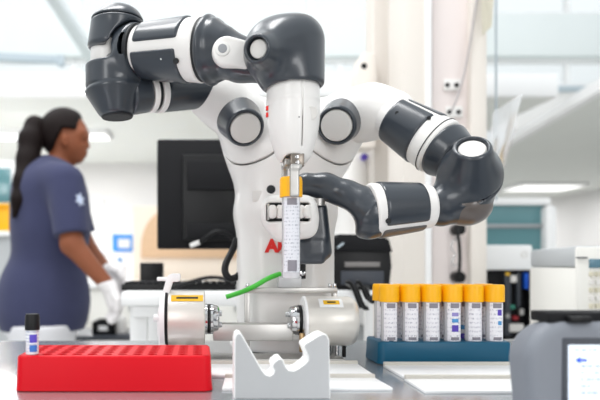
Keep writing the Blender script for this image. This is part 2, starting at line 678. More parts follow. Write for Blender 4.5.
# right: low ceiling whose edge runs away from the viewer
def quad_slab(name, pts, z0, z1, m):
    bm = bmesh.new()
    a = [bm.verts.new((x, y, z0)) for x, y in pts]
    f = bm.faces.new(a)
    r = bmesh.ops.extrude_face_region(bm, geom=[f])
    for v in r['geom']:
        if isinstance(v, bmesh.types.BMVert):
            v.co.z = z1
    return struct(from_bm(name, bm, m, None, 0))
quad_slab('ceiling_right', [(3.24, 4.7), (HX1, 4.7), (HX1, HY1), (4.9, HY1), (3.62, 6.9)], 2.45, 2.52, M_ceil)
quad_slab('trim_5', [(3.16, 4.64), (3.24, 4.64), (3.62, 6.9), (4.9, HY1), (4.82, HY1), (3.54, 6.9)], 2.43, 2.53, M_plate)

def window(n, x0, x1, y, z0, z1, nx):
    r = thing('window_%d' % n, ((x0 + x1) / 2, y, z0), 'upper window', 'window')
    del r['category']; del r['label']
    r['kind'] = 'structure'
    bm = bmesh.new()
    t = 0.05
    for k in range(nx + 1):
        x = x0 + (x1 - x0) * k / nx
        bm_box(bm, (x, y, (z0 + z1) / 2), (t, 0.052, z1 - z0 - 0.004))
    bm_box(bm, ((x0 + x1) / 2, y, z0 + t / 2), (x1 - x0 + t, 0.06, t))
    bm_box(bm, ((x0 + x1) / 2, y, z1 - t / 2), (x1 - x0 + t, 0.06, t))
    from_bm('window_frame', bm, M_plate, r, 0)
    box2('pane', (x0, y - 0.004, z0), (x1, y + 0.004, z1), M_window, r, 0)
    return r
window(1, -7.0, -1.46, 6.94, 3.90, 4.6, 4)
window(2, -1.4, 2.6, 6.94, 3.09, 3.42, 4)
window(3, -1.4, 2.6, 6.94, 3.90, 4.6, 3)
window(4, 2.66, 7.4, 6.94, 3.09, 3.42, 3)
window(5, -7.0, -1.46, 6.94, 3.09, 3.42, 5)
window(6, 2.66, 7.4, 6.94, 3.90, 4.6, 3)
for n_, xw in ((7, -1.75), (8, 1.45)):  # unseen windows behind the viewer, added around the highlight lights
    window(n_, xw - 0.45, xw + 0.45, HY0 + 0.035, 1.0, 2.9, 1)
# slim diagonal truss bar, top left
def bar(name, a, b, w, m, parent=None):
    a = Vector(a); b = Vector(b)
    return box(name, (a + b) / 2, (w, w, (b - a).length), m, parent, 0.003, rot_from(b - a))
struct(bar('trim_6', P(50, -8, 5.4), P(100, 70, 6.4), 0.10, mat('pale_truss_paint', (206, 212, 214), .5)))
# blind rail along the upper left
o = thing('ceiling_rail', P(0, 57, 5.9), 'long pale blue rail hanging under the upper beam at the far left', 'rail')
bar('rail_bar', P(-60, 54, 5.9), P(60, 60, 5.9), 0.07, M_frame, o)
box('end_cap', P(61, 61, 5.88), (0.06, 0.09, 0.10), M_frame, o, 0.004)

def ceiling_lamp(x, y, z, sx_, sy_, label, power):
    r = thing('ceiling_lamp', (x, y, z), label, 'lamp', 'ceiling lamps')
    bm = bmesh.new()
    for s in (-1, 1):
        bm_box(bm, (x + s * (sx_ / 2), y, z - 0.03), (0.03, sy_ + 0.03, 0.06))
        bm_box(bm, (x, y + s * (sy_ / 2), z - 0.03), (sx_ + 0.03, 0.03, 0.06))
    from_bm('lamp_frame', bm, M_plate, r, 0)
    box('diffuser', (x, y, z - 0.035), (sx_ - 0.03, sy_ - 0.03, 0.03), M_lamp, r, 0.003)
    l = bpy.data.lights.new('lamp_light', 'AREA')
    l.shape = 'RECTANGLE'; l.size = sx_; l.size_y = sy_; l.energy = power
    lo = bpy.data.objects.new('lamp_light', l)
    lo.location = (x, y, z - 0.08)
    COL.objects.link(lo)
    lo.parent = r
    lo.matrix_parent_inverse = r.matrix_basis.inverted()
    return r
ceiling_lamp(6.05, 10.6, 2.45, 1.1, 0.8, 'larger glowing ceiling lamp at right, above the teal glass hood', 28)
ceiling_lamp(6.3, 13.0, 2.45, 0.7, 0.5, 'smaller glowing ceiling lamp, farther back and lower in view than the other at right', 20)
ceiling_lamp(-2.3, 6.6, 2.5, 2.6, 0.35, 'long glowing strip lamp under the low ceiling behind the person', 130)
# red ceiling mark at far right
tag(box('alarm_sounder', P(600, 134, 7.5), (0.12, 0.12, 0.06), M_orange, None, 0.01), 'small red alarm box under the right ceiling edge', 'alarm')

# media column
o = struct(thing('pillar', P(445, 265, 2.0), 'x', 'x'))
del o['label']; del o['category']
def colbox(name, px0, px1, d0, d1, m, z0=0, z1=4.6, parent=None):
    x0 = (px0 - PPX) * d0 / F; x1 = (px1 - PPX) * d0 / F
    return box2(name, (x0, d0, z0), (x1, d1, z1), m, parent, 0.003)
colbox('left_rail', 403, 426, 2.0, 2.16, M_column, parent=o)
colbox('bright_strip', 426, 432, 1.99, 2.16, M_plate, parent=o)
colbox('recess_panel', 432, 471, 2.03, 2.16, M_columnp, parent=o)
colbox('right_rail', 471, 487, 2.0, 2.16, M_column, parent=o)
struct(colbox('wall_side', 374, 404, 2.3, 2.42, M_column))
# sockets
def socket(px, py, label):
    r = thing('wall_socket', P(px, py, 2.03), label, 'socket', 'sockets on the column')
    box('socket_plate', P(px, py, 2.024), (0.058, 0.012, 0.038), M_white_p, r, 0.003)
    for k in (-1, 1):
        q = P(px + k * 4.6, py, 2.017)
        cyl_obj('socket_hole', q + Vector((0, 0.002, 0)), q - Vector((0, 0.002, 0)), 0.0078, M_black, r, 0.0005, 16)
    return r
socket(452, 85, 'twin socket plate on the white column, upper of the two')
socket(454, 112, 'twin socket plate on the white column just above the grey robot elbow')
# cables on the column
tag(tube('cable', [P(478, -6, 1.99), P(472, 30, 1.99), P(467, 65, 1.99), P(460, 90, 1.995), P(452, 110, 2.0)], 0.0035, mat('grey_cable', (176, 170, 170), 0.6)), 'thin grey cable running down the white column to the sockets', 'cable')
o = thing('power_cord', P(457, 280, 2.0), 'black power cord with two round plugs on the white column', 'power cord')
for py in (230, 277):
    q = P(455, py, 2.03)
    cyl_obj('plug', q, q - Vector((0, 0.045, 0)), 0.019, M_black, o, 0.004, 20)
tube('cord', [P(456, 228, 1.985), P(459, 236, 1.975), P(460, 255, 1.972), P(460, 268, 1.975), P(458, 279, 1.985)], 0.0055, M_black, o)
tag(tube('wire_coil', [P(457, 238, 2.01), P(450, 243, 2.0), P(452, 252, 2.0), P(457, 254, 2.005), P(451, 260, 2.0), P(452, 268, 2.0), P(457, 264, 2.01)], 0.0022, M_chrome), 'small coil of bare wire on the column between two black plugs', 'wire')

# white camera bracket behind the robot
o = thing('wall_bracket', P(362, 95, 2.25), 'small cream bracket with one dark hole beside the column, above the right robot shoulder', 'bracket')
prism('bracket_body', [((x - PPX) * 2.25 / F, ZC - (y - HOR) * 2.25 / F) for x, y in [(352, 150), (352, 88), (357, 60), (362, 56), (371, 58), (374, 84), (372, 150)]], 2.2, 2.3, M_column, o, 0.006)
q = P(364, 66, 2.2)
cyl_obj('bolt_hole', q + Vector((0, 0.003, 0)), q - Vector((0, 0.002, 0)), 0.011, M_black, o, 0.0005, 16)

# pole and hanging clear bag at the right of the column
tag(cyl_obj('hanging_pole', P(496, -10, 2.3), P(496, 200, 2.3), 0.004, M_frame), 'thin vertical grey rod right of the white column', 'rod')
def sheet(name, pts, m, parent=None, thick=0.004, sub=8, wave=0.01):
    """four corners -> slightly wavy thin sheet with thickness"""
    bm = bmesh.new()
    a, b, c, d = [Vector(p) for p in pts]
    g = []
    nrm = (b - a).cross(d - a).normalized()
    for i in range(sub + 1):
        row = []
        for j in range(sub + 1):
            u, v = i / sub, j / sub
            p = a.lerp(b, u).lerp(d.lerp(c, u), v)
            p = p + nrm * wave * math.sin(u * 7 + v * 3) * math.sin(v * 9)
            row.append(bm.verts.new(p))
        g.append(row)
    for i in range(sub):
        for j in range(sub):
            bm.faces.new((g[i][j], g[i + 1][j], g[i + 1][j + 1], g[i][j + 1]))
    r = bmesh.ops.solidify(bm, geom=bm.faces[:], thickness=thick)
    return from_bm(name, bm, m, parent, 60)
o = thing('hanging_bag', P(500, 140, 1.98), 'clear plastic bag with beige strip hanging beside the column behind the robot elbow', 'bag')
sheet('bag_film', [P(488, 182, 1.98), P(502, 180, 1.9), P(522, 94, 1.9), P(493, 112, 1.98)], M_bag, o, 0.003, 10, 0.003)
sheet('beige_strip', [P(496, 170, 1.93), P(500, 170, 1.92), P(517, 112, 1.92), P(510, 116, 1.93)], M_bag_s, o, 0.004, 4, 0.003)
tag(sheet('paper_flag', [P(481, -6, 1.97), P(494, -6, 1.95), P(492, 26, 1.95), P(482, 36, 1.97)], mat('cream_paper', (226, 222, 208), 0.7), None, 0.003, 6, 0.006), 'cream paper sheet hanging at the top beside the white column', 'paper')

# ------------------------------------------------------------------ benches and equipment behind
def bench(name, x0, x1, y0, y1, z, label, m, front=True, drawer=None):
    r = thing(name, ((x0 + x1) / 2, (y0 + y1) / 2, 0), label, 'bench')
    box2('worktop', (x0, y0, z - 0.035), (x1, y1, z), m, r, 0.004)
    for sx_ in (x0 + 0.04, x1 - 0.04):
        for sy_ in (y0 + 0.06, y1 - 0.05):
            box2('leg', (sx_ - 0.022, sy_ - 0.022, 0), (sx_ + 0.022, sy_ + 0.022, z - 0.034), M_plate, r, 0.003)
    return r
b1 = bench('lab_bench', P(121, 0, 1.5).x, 0.30, 1.50, 2.05, 0.972, 'white lab bench behind the robot carrying the black monitor', M_plate)
z_b1 = 0.972
q = P(131, 300, 1.5); q2 = P(166, 318, 1.5)
box2('drawer', (q.x, 1.515, q2.z), (q2.x, 1.95, 0.9365), M_plate, b1, 0.004)
b2 = bench('instrument_bench', 0.84, 2.3, 1.38, 1.92, 0.80, 'white bench under the large beige-white analyser at right', M_plate)
z_b2 = 0.80
bench('instrument_bench', 0.99, 2.3, 2.22, 2.66, 0.75, 'white bench behind the column under the white-topped open analyser', M_plate)

# monitor seen from behind
o = thing('monitor', (P(215, 0, 1.72).x, 1.72, z_b1), 'large black monitor seen from behind, left of the robot body', 'monitor')
def pxbox(name, px0, py0, px1, py1, d, depth, m, parent, bevel=0.004):
    a = P(px0, py1, d); b = P(px1, py0, d)
    return box2(name, (a.x, d, a.z), (b.x, d + depth, b.z), m, parent, bevel)
pxbox('casing', 157, 139, 300, 249, 1.72, 0.035, M_black2, o, 0.006)
pxbox('rear_cover', 182, 154, 275, 241, 1.70, 0.022, M_black, o, 0.006)
pxbox('rear_panel', 187, 160, 270, 190, 1.693, 0.009, M_black2, o, 0.003)
pxbox('socket_recess', 187, 223, 270, 239, 1.694, 0.008, M_black2, o, 0.002)
pxbox('stand_neck', 262, 200, 282, 288.4, 1.685, 0.016, M_black, o, 0.003)
q = P(272, 0, 1.70)
box2('stand_foot', (q.x - 0.09, 1.62, z_b1), (q.x + 0.09, 1.80, z_b1 + 0.012), M_black, o, 0.004)
o2 = thing('video_cable', P(196, 244, 1.68), 'black cable with white plug hanging from the rear of the monitor', 'cable')
tube('cable_sheath', [P(199, 243, 1.675), P(207, 236, 1.665), P(216, 230, 1.66), P(226, 232, 1.665), P(236, 240, 1.68), P(244, 255, 1.68)], 0.006, M_black, o2)
bar('plug', P(190, 246, 1.675), P(200, 242, 1.675), 0.013, M_white_p, o2)
# things on the bench
o = thing('keyboard', P(175, 280, 1.75), 'flat black keyboard on the white bench below the monitor', 'keyboard')
zz = z_b1
box2('keyboard_base', (P(122, 0, 1.62).x, 1.60, zz), (P(236, 0, 1.62).x, 1.74, zz + 0.018), M_black, o, 0.004)
bm = bmesh.new()
for r_ in range(5):
    for c_ in range(15):
        x = P(124, 0, 1.62).x + 0.012 + c_ * 0.0192
        bm_box(bm, (x, 1.615 + r_ * 0.026, zz + 0.020), (0.016, 0.021, 0.006), 0.0015)
from_bm('keys', bm, M_black2, o, 0)
tag(box('switch_box', P(152, 276, 1.85) - Vector((0, 0, 0.0)), (0.07, 0.05, 0.075), M_black, None, 0.004), 'small upright black box on the bench left of the monitor', 'box')
bpy.data.objects['switch_box'].location.z = (z_b1 + 0.0375) - P(152, 276, 1.85).z
tag(tube('network_cable', [P(170, 287, 1.58), P(185, 284, 1.56), P(205, 276, 1.58), P(222, 277, 1.6), P(240, 284, 1.58)], 0.005, M_black), 'black cable lying across the keyboard edge on the white bench', 'cable')

# far counter on the left with cabinets and bottles
FC = 4.4
r = thing('counter', (P(150, 0, FC).x, FC, 0), 'long white counter far behind the person and the bench', 'counter')
xa, xb = P(32, 0, FC).x, P(250, 0, FC).x
box2('worktop', (xa, FC, 0.87), (xb, FC + 0.65, 0.91), M_plate, r, 0.004)
box2('cabinet_body', (xa + 0.02, FC + 0.04, 0.1), (xb - 0.02, FC + 0.63, 0.87), M_analyser, r, 0.004)
box2('plinth', (xa + 0.02, FC + 0.08, 0.0), (xb - 0.02, FC + 0.6, 0.1), M_bezel, r, 0)
nd = 4
for k in range(nd):
    x0 = xa + 0.02 + (xb - xa - 0.04) * k / nd
    x1 = xa + 0.02 + (xb - xa - 0.04) * (k + 1) / nd
    dr = box2('cabinet_door', (x0 + 0.005, FC + 0.02, 0.12), (x1 - 0.005, FC + 0.041, 0.85), M_analyser, r, 0.003)
    box2('handle', (x1 - 0.09, FC + 0.0, 0.70), (x1 - 0.07, FC + 0.022, 0.82), M_steel, dr, 0.003)

def bottle(px, py_base, d, h, rad, m, capm, label, group, cat='bottle', name='bottle'):
    b = P(px, py_base, d)
    r = thing(name, b, label, cat, group)
    lathe('bottle_body', b, b + Vector((0, 0, h)), [(0, 0), (0, rad * .93), (h * .02, rad), (h * .62, rad), (h * .72, rad * .8), (h * .8, rad * .4), (h * .86, rad * .36), (h * .86, 0)], m, r, 20)
    lathe('bottle_cap', b + Vector((0, 0, h * .85)), b + Vector((0, 0, h)), [(0, 0), (0, rad * .45), (h * .15, rad * .42), (h * .15, 0)], capm, r, 16)
    return r
zc_y = HOR + (ZC - 0.91) * F / (FC + 0.2)
bottle(97, zc_y, FC + 0.2, 0.22, 0.055, M_white_p, M_white_p, 'white squeeze bottle on the far counter just right of the person arm', 'bottles on the far counter')
bottle(109, zc_y, FC + 0.38, 0.15, 0.04, M_dred, M_white_p, 'dark red bottle on the far counter near the gloved hand', 'bottles on the far counter')
bottle(120, zc_y, FC + 0.3, 0.19, 0.05, M_glove, M_blueb, 'pale bottle with blue cap on the far counter by the bench corner', 'bottles on the far counter')
# low trolley with storage things, seen between the person and the bench
TD = 2.95
def tz(py):
    return P(0, py, TD).z
o = thing('storage_trolley', (P(120, 0, TD).x, TD + .18, 0), 'dark grey low trolley between the person and the white bench', 'trolley')
xa, xb = P(66, 0, TD).x, P(182, 0, TD).x
box2('trolley_top', (xa, TD, tz(341)), (xb, TD + .36, tz(336)), M_bezel, o, 0.004)
box2('lower_shelf', (xa + .01, TD + .01, .20), (xb - .01, TD + .35, .23), M_bezel, o, 0.004)
for x in (xa + .02, xb - .02):
    for y in (TD + .02, TD + .34):
        box2('leg', (x - .012, y - .012, 0), (x + .012, y + .012, tz(341) + .002), M_steel, o, .002)
def pbox(name, px0, py0, px1, py1, d, dep, m, label, cat, bev=.005):
    a = P(px0, py1, d); b = P(px1, py0, d)
    r = thing(name, ((a.x + b.x) / 2, d + dep / 2, a.z), label, cat)
    return r, a, b
ztop = tz(336)
r, a, b = pbox('cardboard_box', 146, 314, 170, 336, TD + .05, .2, None, 'brown cardboard box on the dark trolley under the bench drawer', 'box')
Mcb = mat('brown_cardboard', (150, 116, 88), .8, var=.06, vscale=12)
box2('box_body', (a.x, TD + .05, ztop), (b.x, TD + .25, b.z), Mcb, r, .003)
box2('tape', (a.x + (b.x - a.x) * .42, TD + .048, b.z - .04), (a.x + (b.x - a.x) * .58, TD + .20, b.z + .001), mat('pale_tape', (186, 160, 128), .4), r, .001)
r, a, b = pbox('storage_crate', 92, 322, 114, 336, TD + .05, .2, None, 'black open crate on the dark trolley below the gloved hand', 'crate')
bm = bmesh.new()
w = .008
bm_box(bm, ((a.x + b.x) / 2, TD + .15, ztop + w / 2), (b.x - a.x, .2, w))
for sx_ in (a.x + w / 2, b.x - w / 2):
    bm_box(bm, (sx_, TD + .15, (ztop + b.z) / 2), (w, .2, b.z - ztop))
for sy_ in (TD + .05 + w / 2, TD + .25 - w / 2):
    bm_box(bm, ((a.x + b.x) / 2, sy_, (ztop + b.z) / 2), (b.x - a.x, w, b.z - ztop))
from_bm('crate_shell', bm, M_black2, r, 0)
box2('crate_label', ((a.x * .7 + b.x * .3), TD + .047, ztop + .02), ((a.x * .3 + b.x * .7), TD + .051, ztop + .045), M_plate, r, .001)
for px, h, lab in ((121, .085, 'white jar on the dark trolley, nearer the crate'), (135, .07, 'grey-lidded white jar on the dark trolley beside the cardboard box')):
    q = P(px, 0, TD + .12); q.z = ztop
    r = thing('storage_jar', q, lab, 'jar', 'jars on the dark trolley')
    lathe('jar_body', q, q + Vector((0, 0, h)), [(0, 0), (0, .026), (.004, .03), (h * .8, .03), (h * .86, .025), (h * .86, 0)], M_white_p, r, 20)
    lathe('jar_lid', q + Vector((0, 0, h * .84)), q + Vector((0, 0, h)), [(0, 0), (0, .027), (h * .16, .026), (h * .16, 0)], M_white_p if px == 121 else M_frame, r, 20)
# blue and white box on the wall, wooden arch
o = thing('glove_box', P(125, 250, 6.0), 'blue and white cardboard box on the far wall shelf', 'box')
pxbox('box_body', 112, 234, 135, 252, 6.0, 0.14, M_ltblue, o, 0.004)
pxbox('box_side', 135, 234, 143, 252, 6.0, 0.14, M_blue, o, 0.004)
pxbox('box_label', 118, 239, 130, 248, 5.99, 0.012, M_plate, o, 0.002)
o = thing('wall_shelf', P(125, 254, 6.0), 'white wall shelf carrying the blue and white box', 'shelf')
pxbox('shelf_board', 70, 252, 152, 254.5, 5.95, 0.45, M_plate, o, 0.003)
pxbox('shelf_upright', 100, 200, 104, 252, 6.25, 0.06, M_plate, o, 0.003)
pxbox('shelf_post', 72, 254.5, 76, 367, 6.25, 0.06, M_plate, o, 0.003)
pxbox('shelf_post', 146, 254.5, 150, 367, 6.25, 0.06, M_plate, o, 0.003)
o = thing('wooden_cupboard', P(190, 264, 5.2), 'warm wooden cupboard front with arched top behind the monitor', 'cupboard')
arc = [(133.5, 372), (133.5, 206), (156, 206), (156, 208)]
w_out = [(133, 385), (133, 206), (158, 206), (245, 206), (245, 385)]
prism('cupboard_frame', [((x - PPX) * 5.2 / F, ZC - (y - HOR) * 5.2 / F) for x, y in w_out], 5.2, 5.5, mat('pale_wood', (234, 220, 204), 0.5, var=0.06, vscale=4), o, 0.004)
ar = [(141, 258)]
for k in range(0, 13):
    an = math.pi - math.pi / 2 * k / 12
    ar.append((168 + 27 * math.cos(an), 248 - 38 * math.sin(an)))
ar += [(240, 210), (240, 258)]
prism('arched_panel', [((x - PPX) * 5.19 / F, ZC - (y - HOR) * 5.19 / F) for x, y in ar], 5.18, 5.21, M_wood, o, 0.003)
# far left: teal hood glass, yellow bin
o = thing('fume_hood', P(5, 200, 5.1), 'pale hood with teal glass at the far left edge behind the person', 'hood')
pxbox('hood_body', -60, 160, 14, 400, 5.1, 0.5, M_plate, o, 0.01)
pxbox('hood_glass', -55, 168, 10, 202, 5.07, 0.035, M_tealglass, o, 0.004)
o = thing('waste_bin', P(2, 232, 4.2), 'yellow waste box at the far left edge behind the ponytail', 'box')
pxbox('bin_body', -14, 207, 9, 231, 4.2, 0.2, M_yellow, o, 0.01)
pxbox('bin_lid', -16, 203.5, 11, 207, 4.18, 0.24, M_yellow, o, 0.006)
o = thing('side_counter', P(-20, 231, 4.2), 'grey side counter under the yellow waste box at far left', 'counter')
pxbox('counter_top', -70, 231, 16, 236, 4.15, 0.23, M_plate, o, 0.004)
pxbox('counter_base', -68, 236, 13, 413, 4.18, 0.18, M_analyser_g, o, 0.004)

# ---- right side equipment
o = thing('safety_cabinet', P(440, 260, 2.7), 'white safety cabinet with teal glass sash behind the column', 'cabinet')
pxbox('cabinet_roof', 318, 198, 552, 205, 2.75, 0.5, M_plate, o, 0.01)
pxbox('glass_sash', 320, 205, 546, 250, 2.78, 0.012, M_tealglass, o, 0.003)
pxbox('cabinet_back', 320, 205, 546, 290, 3.10, 0.1, M_frame, o, 0.004)
pxbox('side_panel', 546, 205, 558, 300, 2.74, 0.52, M_plate, o, 0.02)
pxbox('sash_rail', 320, 224, 546, 228, 2.765, 0.02, M_steel, o, 0.003)
pxbox('cabinet_base', 318, 290, 558, 325, 2.72, 0.55, M_plate, o, 0.01)
pxbox('cabinet_stand', 325, 325, 552, 493.4, 2.76, 0.45, M_analyser_g, o, 0.01)
bpy.data.objects['cabinet_roof'].hide_render = False

# printer-like black machine
LB = 1.62
o = thing('label_printer', P(362, 300, LB), 'black label printer with a pale paper slot behind the yellow-capped tubes', 'printer')
PRN = o
a = P(332, 240, LB); b = P(392, 300, LB)
prism('printer_body', [(a.x, 0.985), (a.x, a.z - 0.07), (a.x + 0.004, a.z - 0.03), (b.x - 0.004, a.z - 0.03), (b.x, a.z - 0.07), (b.x - 0.006, 0.985)], LB, LB + 0.2, M_black, o, 0.004)
prism('printer_lid', [(a.x + 0.001, a.z - 0.032), (a.x + 0.003, a.z + 0.004), (a.x + 0.02, a.z + 0.016), (b.x - 0.03, a.z + 0.014), (b.x - 0.008, a.z), (b.x + 0.001, a.z - 0.032)], LB - 0.006, LB + 0.2, M_black2, o, 0.006)
pxbox('paper_slot', 345, 262, 380, 267, LB - 0.003, 0.006, mat('grey_slot', (128, 124, 122), 0.5), o, 0.001)
pxbox('front_recess', 341, 271, 384, 285, LB - 0.003, 0.006, M_bezel, o, 0.002)
bar('lid_window', P(337, 248, LB - 0.008), P(344, 243, LB - 0.008), 0.006, M_frame, o)
pxbox('printer_foot', 334, 283, 390, 290, LB + 0.01, 0.17, M_black, o, 0.003)
# stand under printer
o = thing('equipment_trolley', (P(362, 0, LB).x, LB + 0.1, 0), 'white trolley shelf under the black label printer', 'trolley')
zt2 = P(0, 290, LB + 0.01).z
xa, xb = P(322, 0, LB).x, P(400, 0, LB).x
box2('trolley_shelf', (xa, LB - 0.05, zt2 - 0.03), (xb, LB + 0.25, zt2), M_plate, o, 0.004)
for x in (xa + 0.02, xb - 0.02):
    for y in (LB - 0.03, LB + 0.23):
        box2('leg', (x - 0.012, y - 0.012, 0), (x + 0.012, y + 0.012, zt2 - 0.029), M_plate, o, 0.002)
# cable tangle in front of the printer
random.seed(3)
for k, lab in enumerate(['thick black cable looping below the printer beside the right spindle', 'thin black cable curling low behind the right spindle housing', 'black cable arching highest under the printer toward the tubes', 'black cable hanging nearest the first yellow-capped tube']):
    pts = []
    x0 = 345 + 5 * k
    for j in range(6):
        pts.append(P(x0 + j * (3.2 + k * 0.4), 283 - 7 * math.sin(j * (0.9 + 0.3 * k)) + j * 3.6 + (k % 2) * 5, 1.36 + 0.015 * k))
    pts = [P(352 + 6 * k, 287, LB + 0.03)] + pts
    tube('printer_cable', pts, 0.0045 + 0.001 * (k % 2), M_black, PRN)

# white dispenser with violet dot
b = P(352, 236, 2.45)
o = thing('soap_dispenser', b, 'white dispenser bottle with a violet dot behind the right robot shoulder', 'dispenser')
hh = 0.37
lathe('dispenser_body', b, b + Vector((0, 0, hh)), [(0, 0), (0, .072), (.012, .078), (hh * .75, .076), (hh * .86, .06), (hh * .93, .03), (hh, .028), (hh, 0)], M_white_p, o, 28)
q = P(364.5, 157, 2.37)
cyl_obj('violet_dot', q + Vector((0, 0.012, 0)), q - Vector((0, 0.004, 0)), 0.013, M_purple, o, 0.001, 18)
bar('pump_nozzle', P(352, 146, 2.45), P(366, 147, 2.42), 0.02, M_white_p, o)
o = thing('wall_ledge', P(352, 238, 2.45), 'white ledge carrying the dispenser bottle beside the column', 'shelf')
pxbox('ledge_board', 325, 236, 376, 241, 2.33, 0.28, M_plate, o, 0.003)
pxbox('ledge_leg', 370, 241, 374, 519.6, 2.36, 0.03, M_plate, o, 0.003)
pxbox('ledge_leg', 330, 241, 334, 519.6, 2.36, 0.03, M_plate, o, 0.003)

# analyser with white top and open black body
AD = 2.30
o = thing('sample_analyser', P(510, 340, AD), 'white-topped analyser with open black body behind the grey handheld terminal', 'analyser')
a = P(474, 340, AD); b = P(533, 245, AD)
zb_ = 0.75
box2('black_body', (a.x, AD + 0.03, zb_), (b.x, AD + 0.28, P(0, 270, AD).z), M_black2, o, 0.004)
pxbox('white_top', 473, 245, 533, 270, AD, 0.3, M_plate, o, 0.008)
q = P(524, 254.5, AD)
lathe('round_emblem', q + Vector((0, 0.001, 0)), q - Vector((0, 0.003, 0)), [(0, 0.0125), (0.0035, 0.0125), (0.0035, 0.009), (0, 0.009)], M_disc, o, 24)
pxbox('side_frame', 473, 270, 478, 340, AD + 0.0, 0.06, M_black, o, 0.002)
pxbox('side_frame', 529, 270, 533, 340, AD + 0.0, 0.06, M_black, o, 0.002)
pxbox('column_unit', 505, 272, 511, 336, AD + 0.01, 0.03, M_bezel, o, 0.002)
for (nm, px, py, w, h, m) in [('blue_cartridge', 528, 281, 5, 16, M_blue), ('white_vial', 514, 279, 6, 7, M_disc), ('green_valve', 513, 307, 4, 4, mat('green_valve', (60, 140, 120), .4)),
                              ('red_valve', 516, 318, 5, 4, M_dred), ('white_pump', 517, 328, 14, 8, M_disc), ('grey_pipe', 519, 290, 3, 34, M_bezel), ('steel_fitting', 500, 300, 5, 5, M_steel),
                              ('steel_fitting', 508, 316, 4, 4, M_alu), ('yellow_tip', 508, 274, 4, 3, M_yel_lab), ('steel_fitting', 522, 312, 4, 6, M_alu)]:
    pxbox(nm, px - w / 2, py - h / 2, px + w / 2, py + h / 2, AD + 0.005, 0.03, m, o, 0.002)

# beige analyser on the far right
o = thing('bench_analyser', P(590, 330, 1.5), 'large beige-white bench analyser with a grey side, at the right edge', 'analyser')
A0 = P(575, 246, 1.42); A1 = P(537, 247, 1.76)
zt = A0.z
pts = [(A0.x, 1.42), (A0.x + 0.42, 1.42), (A0.x + 0.42, 1.80), (A1.x, 1.80)]
def poly_slab(name, pts, z0, z1, m, parent, bevel=0.004):
    bm = bmesh.new()
    a = [bm.verts.new((x, y, z0)) for x, y in pts]
    f = bm.faces.new(a)
    r = bmesh.ops.extrude_face_region(bm, geom=[f])
    for v in r['geom']:
        if isinstance(v, bmesh.types.BMVert):
            v.co.z = z1
    bmesh.ops.recalc_face_normals(bm, faces=bm.faces[:])
    if bevel:
        bmesh.ops.bevel(bm, geom=bm.edges[:], offset=bevel, segments=2, profile=0.5, affect='EDGES')
    return from_bm(name, bm, m, parent, 35)
poly_slab('lower_body', pts, z_b2, zt - 0.052, M_analyser, o, 0.006)
poly_slab('upper_cover', [(x + (0.002 if i in (0, 3) else 0), y) for i, (x, y) in enumerate(pts)], zt - 0.051, zt, M_analyser_g, o, 0.008)
pxbox('front_panel', 577, 247, 640, 330, 1.412, 0.01, M_analyser, o, 0.004)
pxbox('display', 590, 259, 622, 268, 1.408, 0.008, mat('blue_grey_display', (84, 120, 136), .3), o, 0.001)
pxbox('slot', 578, 257, 588, 258.2, 1.408, 0.008, M_bezel, o, 0.0005)
for rr in range(6):
    bm = bmesh.new()
    for cc in range(4):
        q = P(591.5 + cc * 6, 274 + rr * 8, 1.41)
        bm_box(bm, q, (0.009, 0.008, 0.011), 0.001)
    from_bm('button_row', bm, M_disc if rr % 2 else mat('beige_buttons_%d' % rr, (206, 200, 180), .5), o, 0)

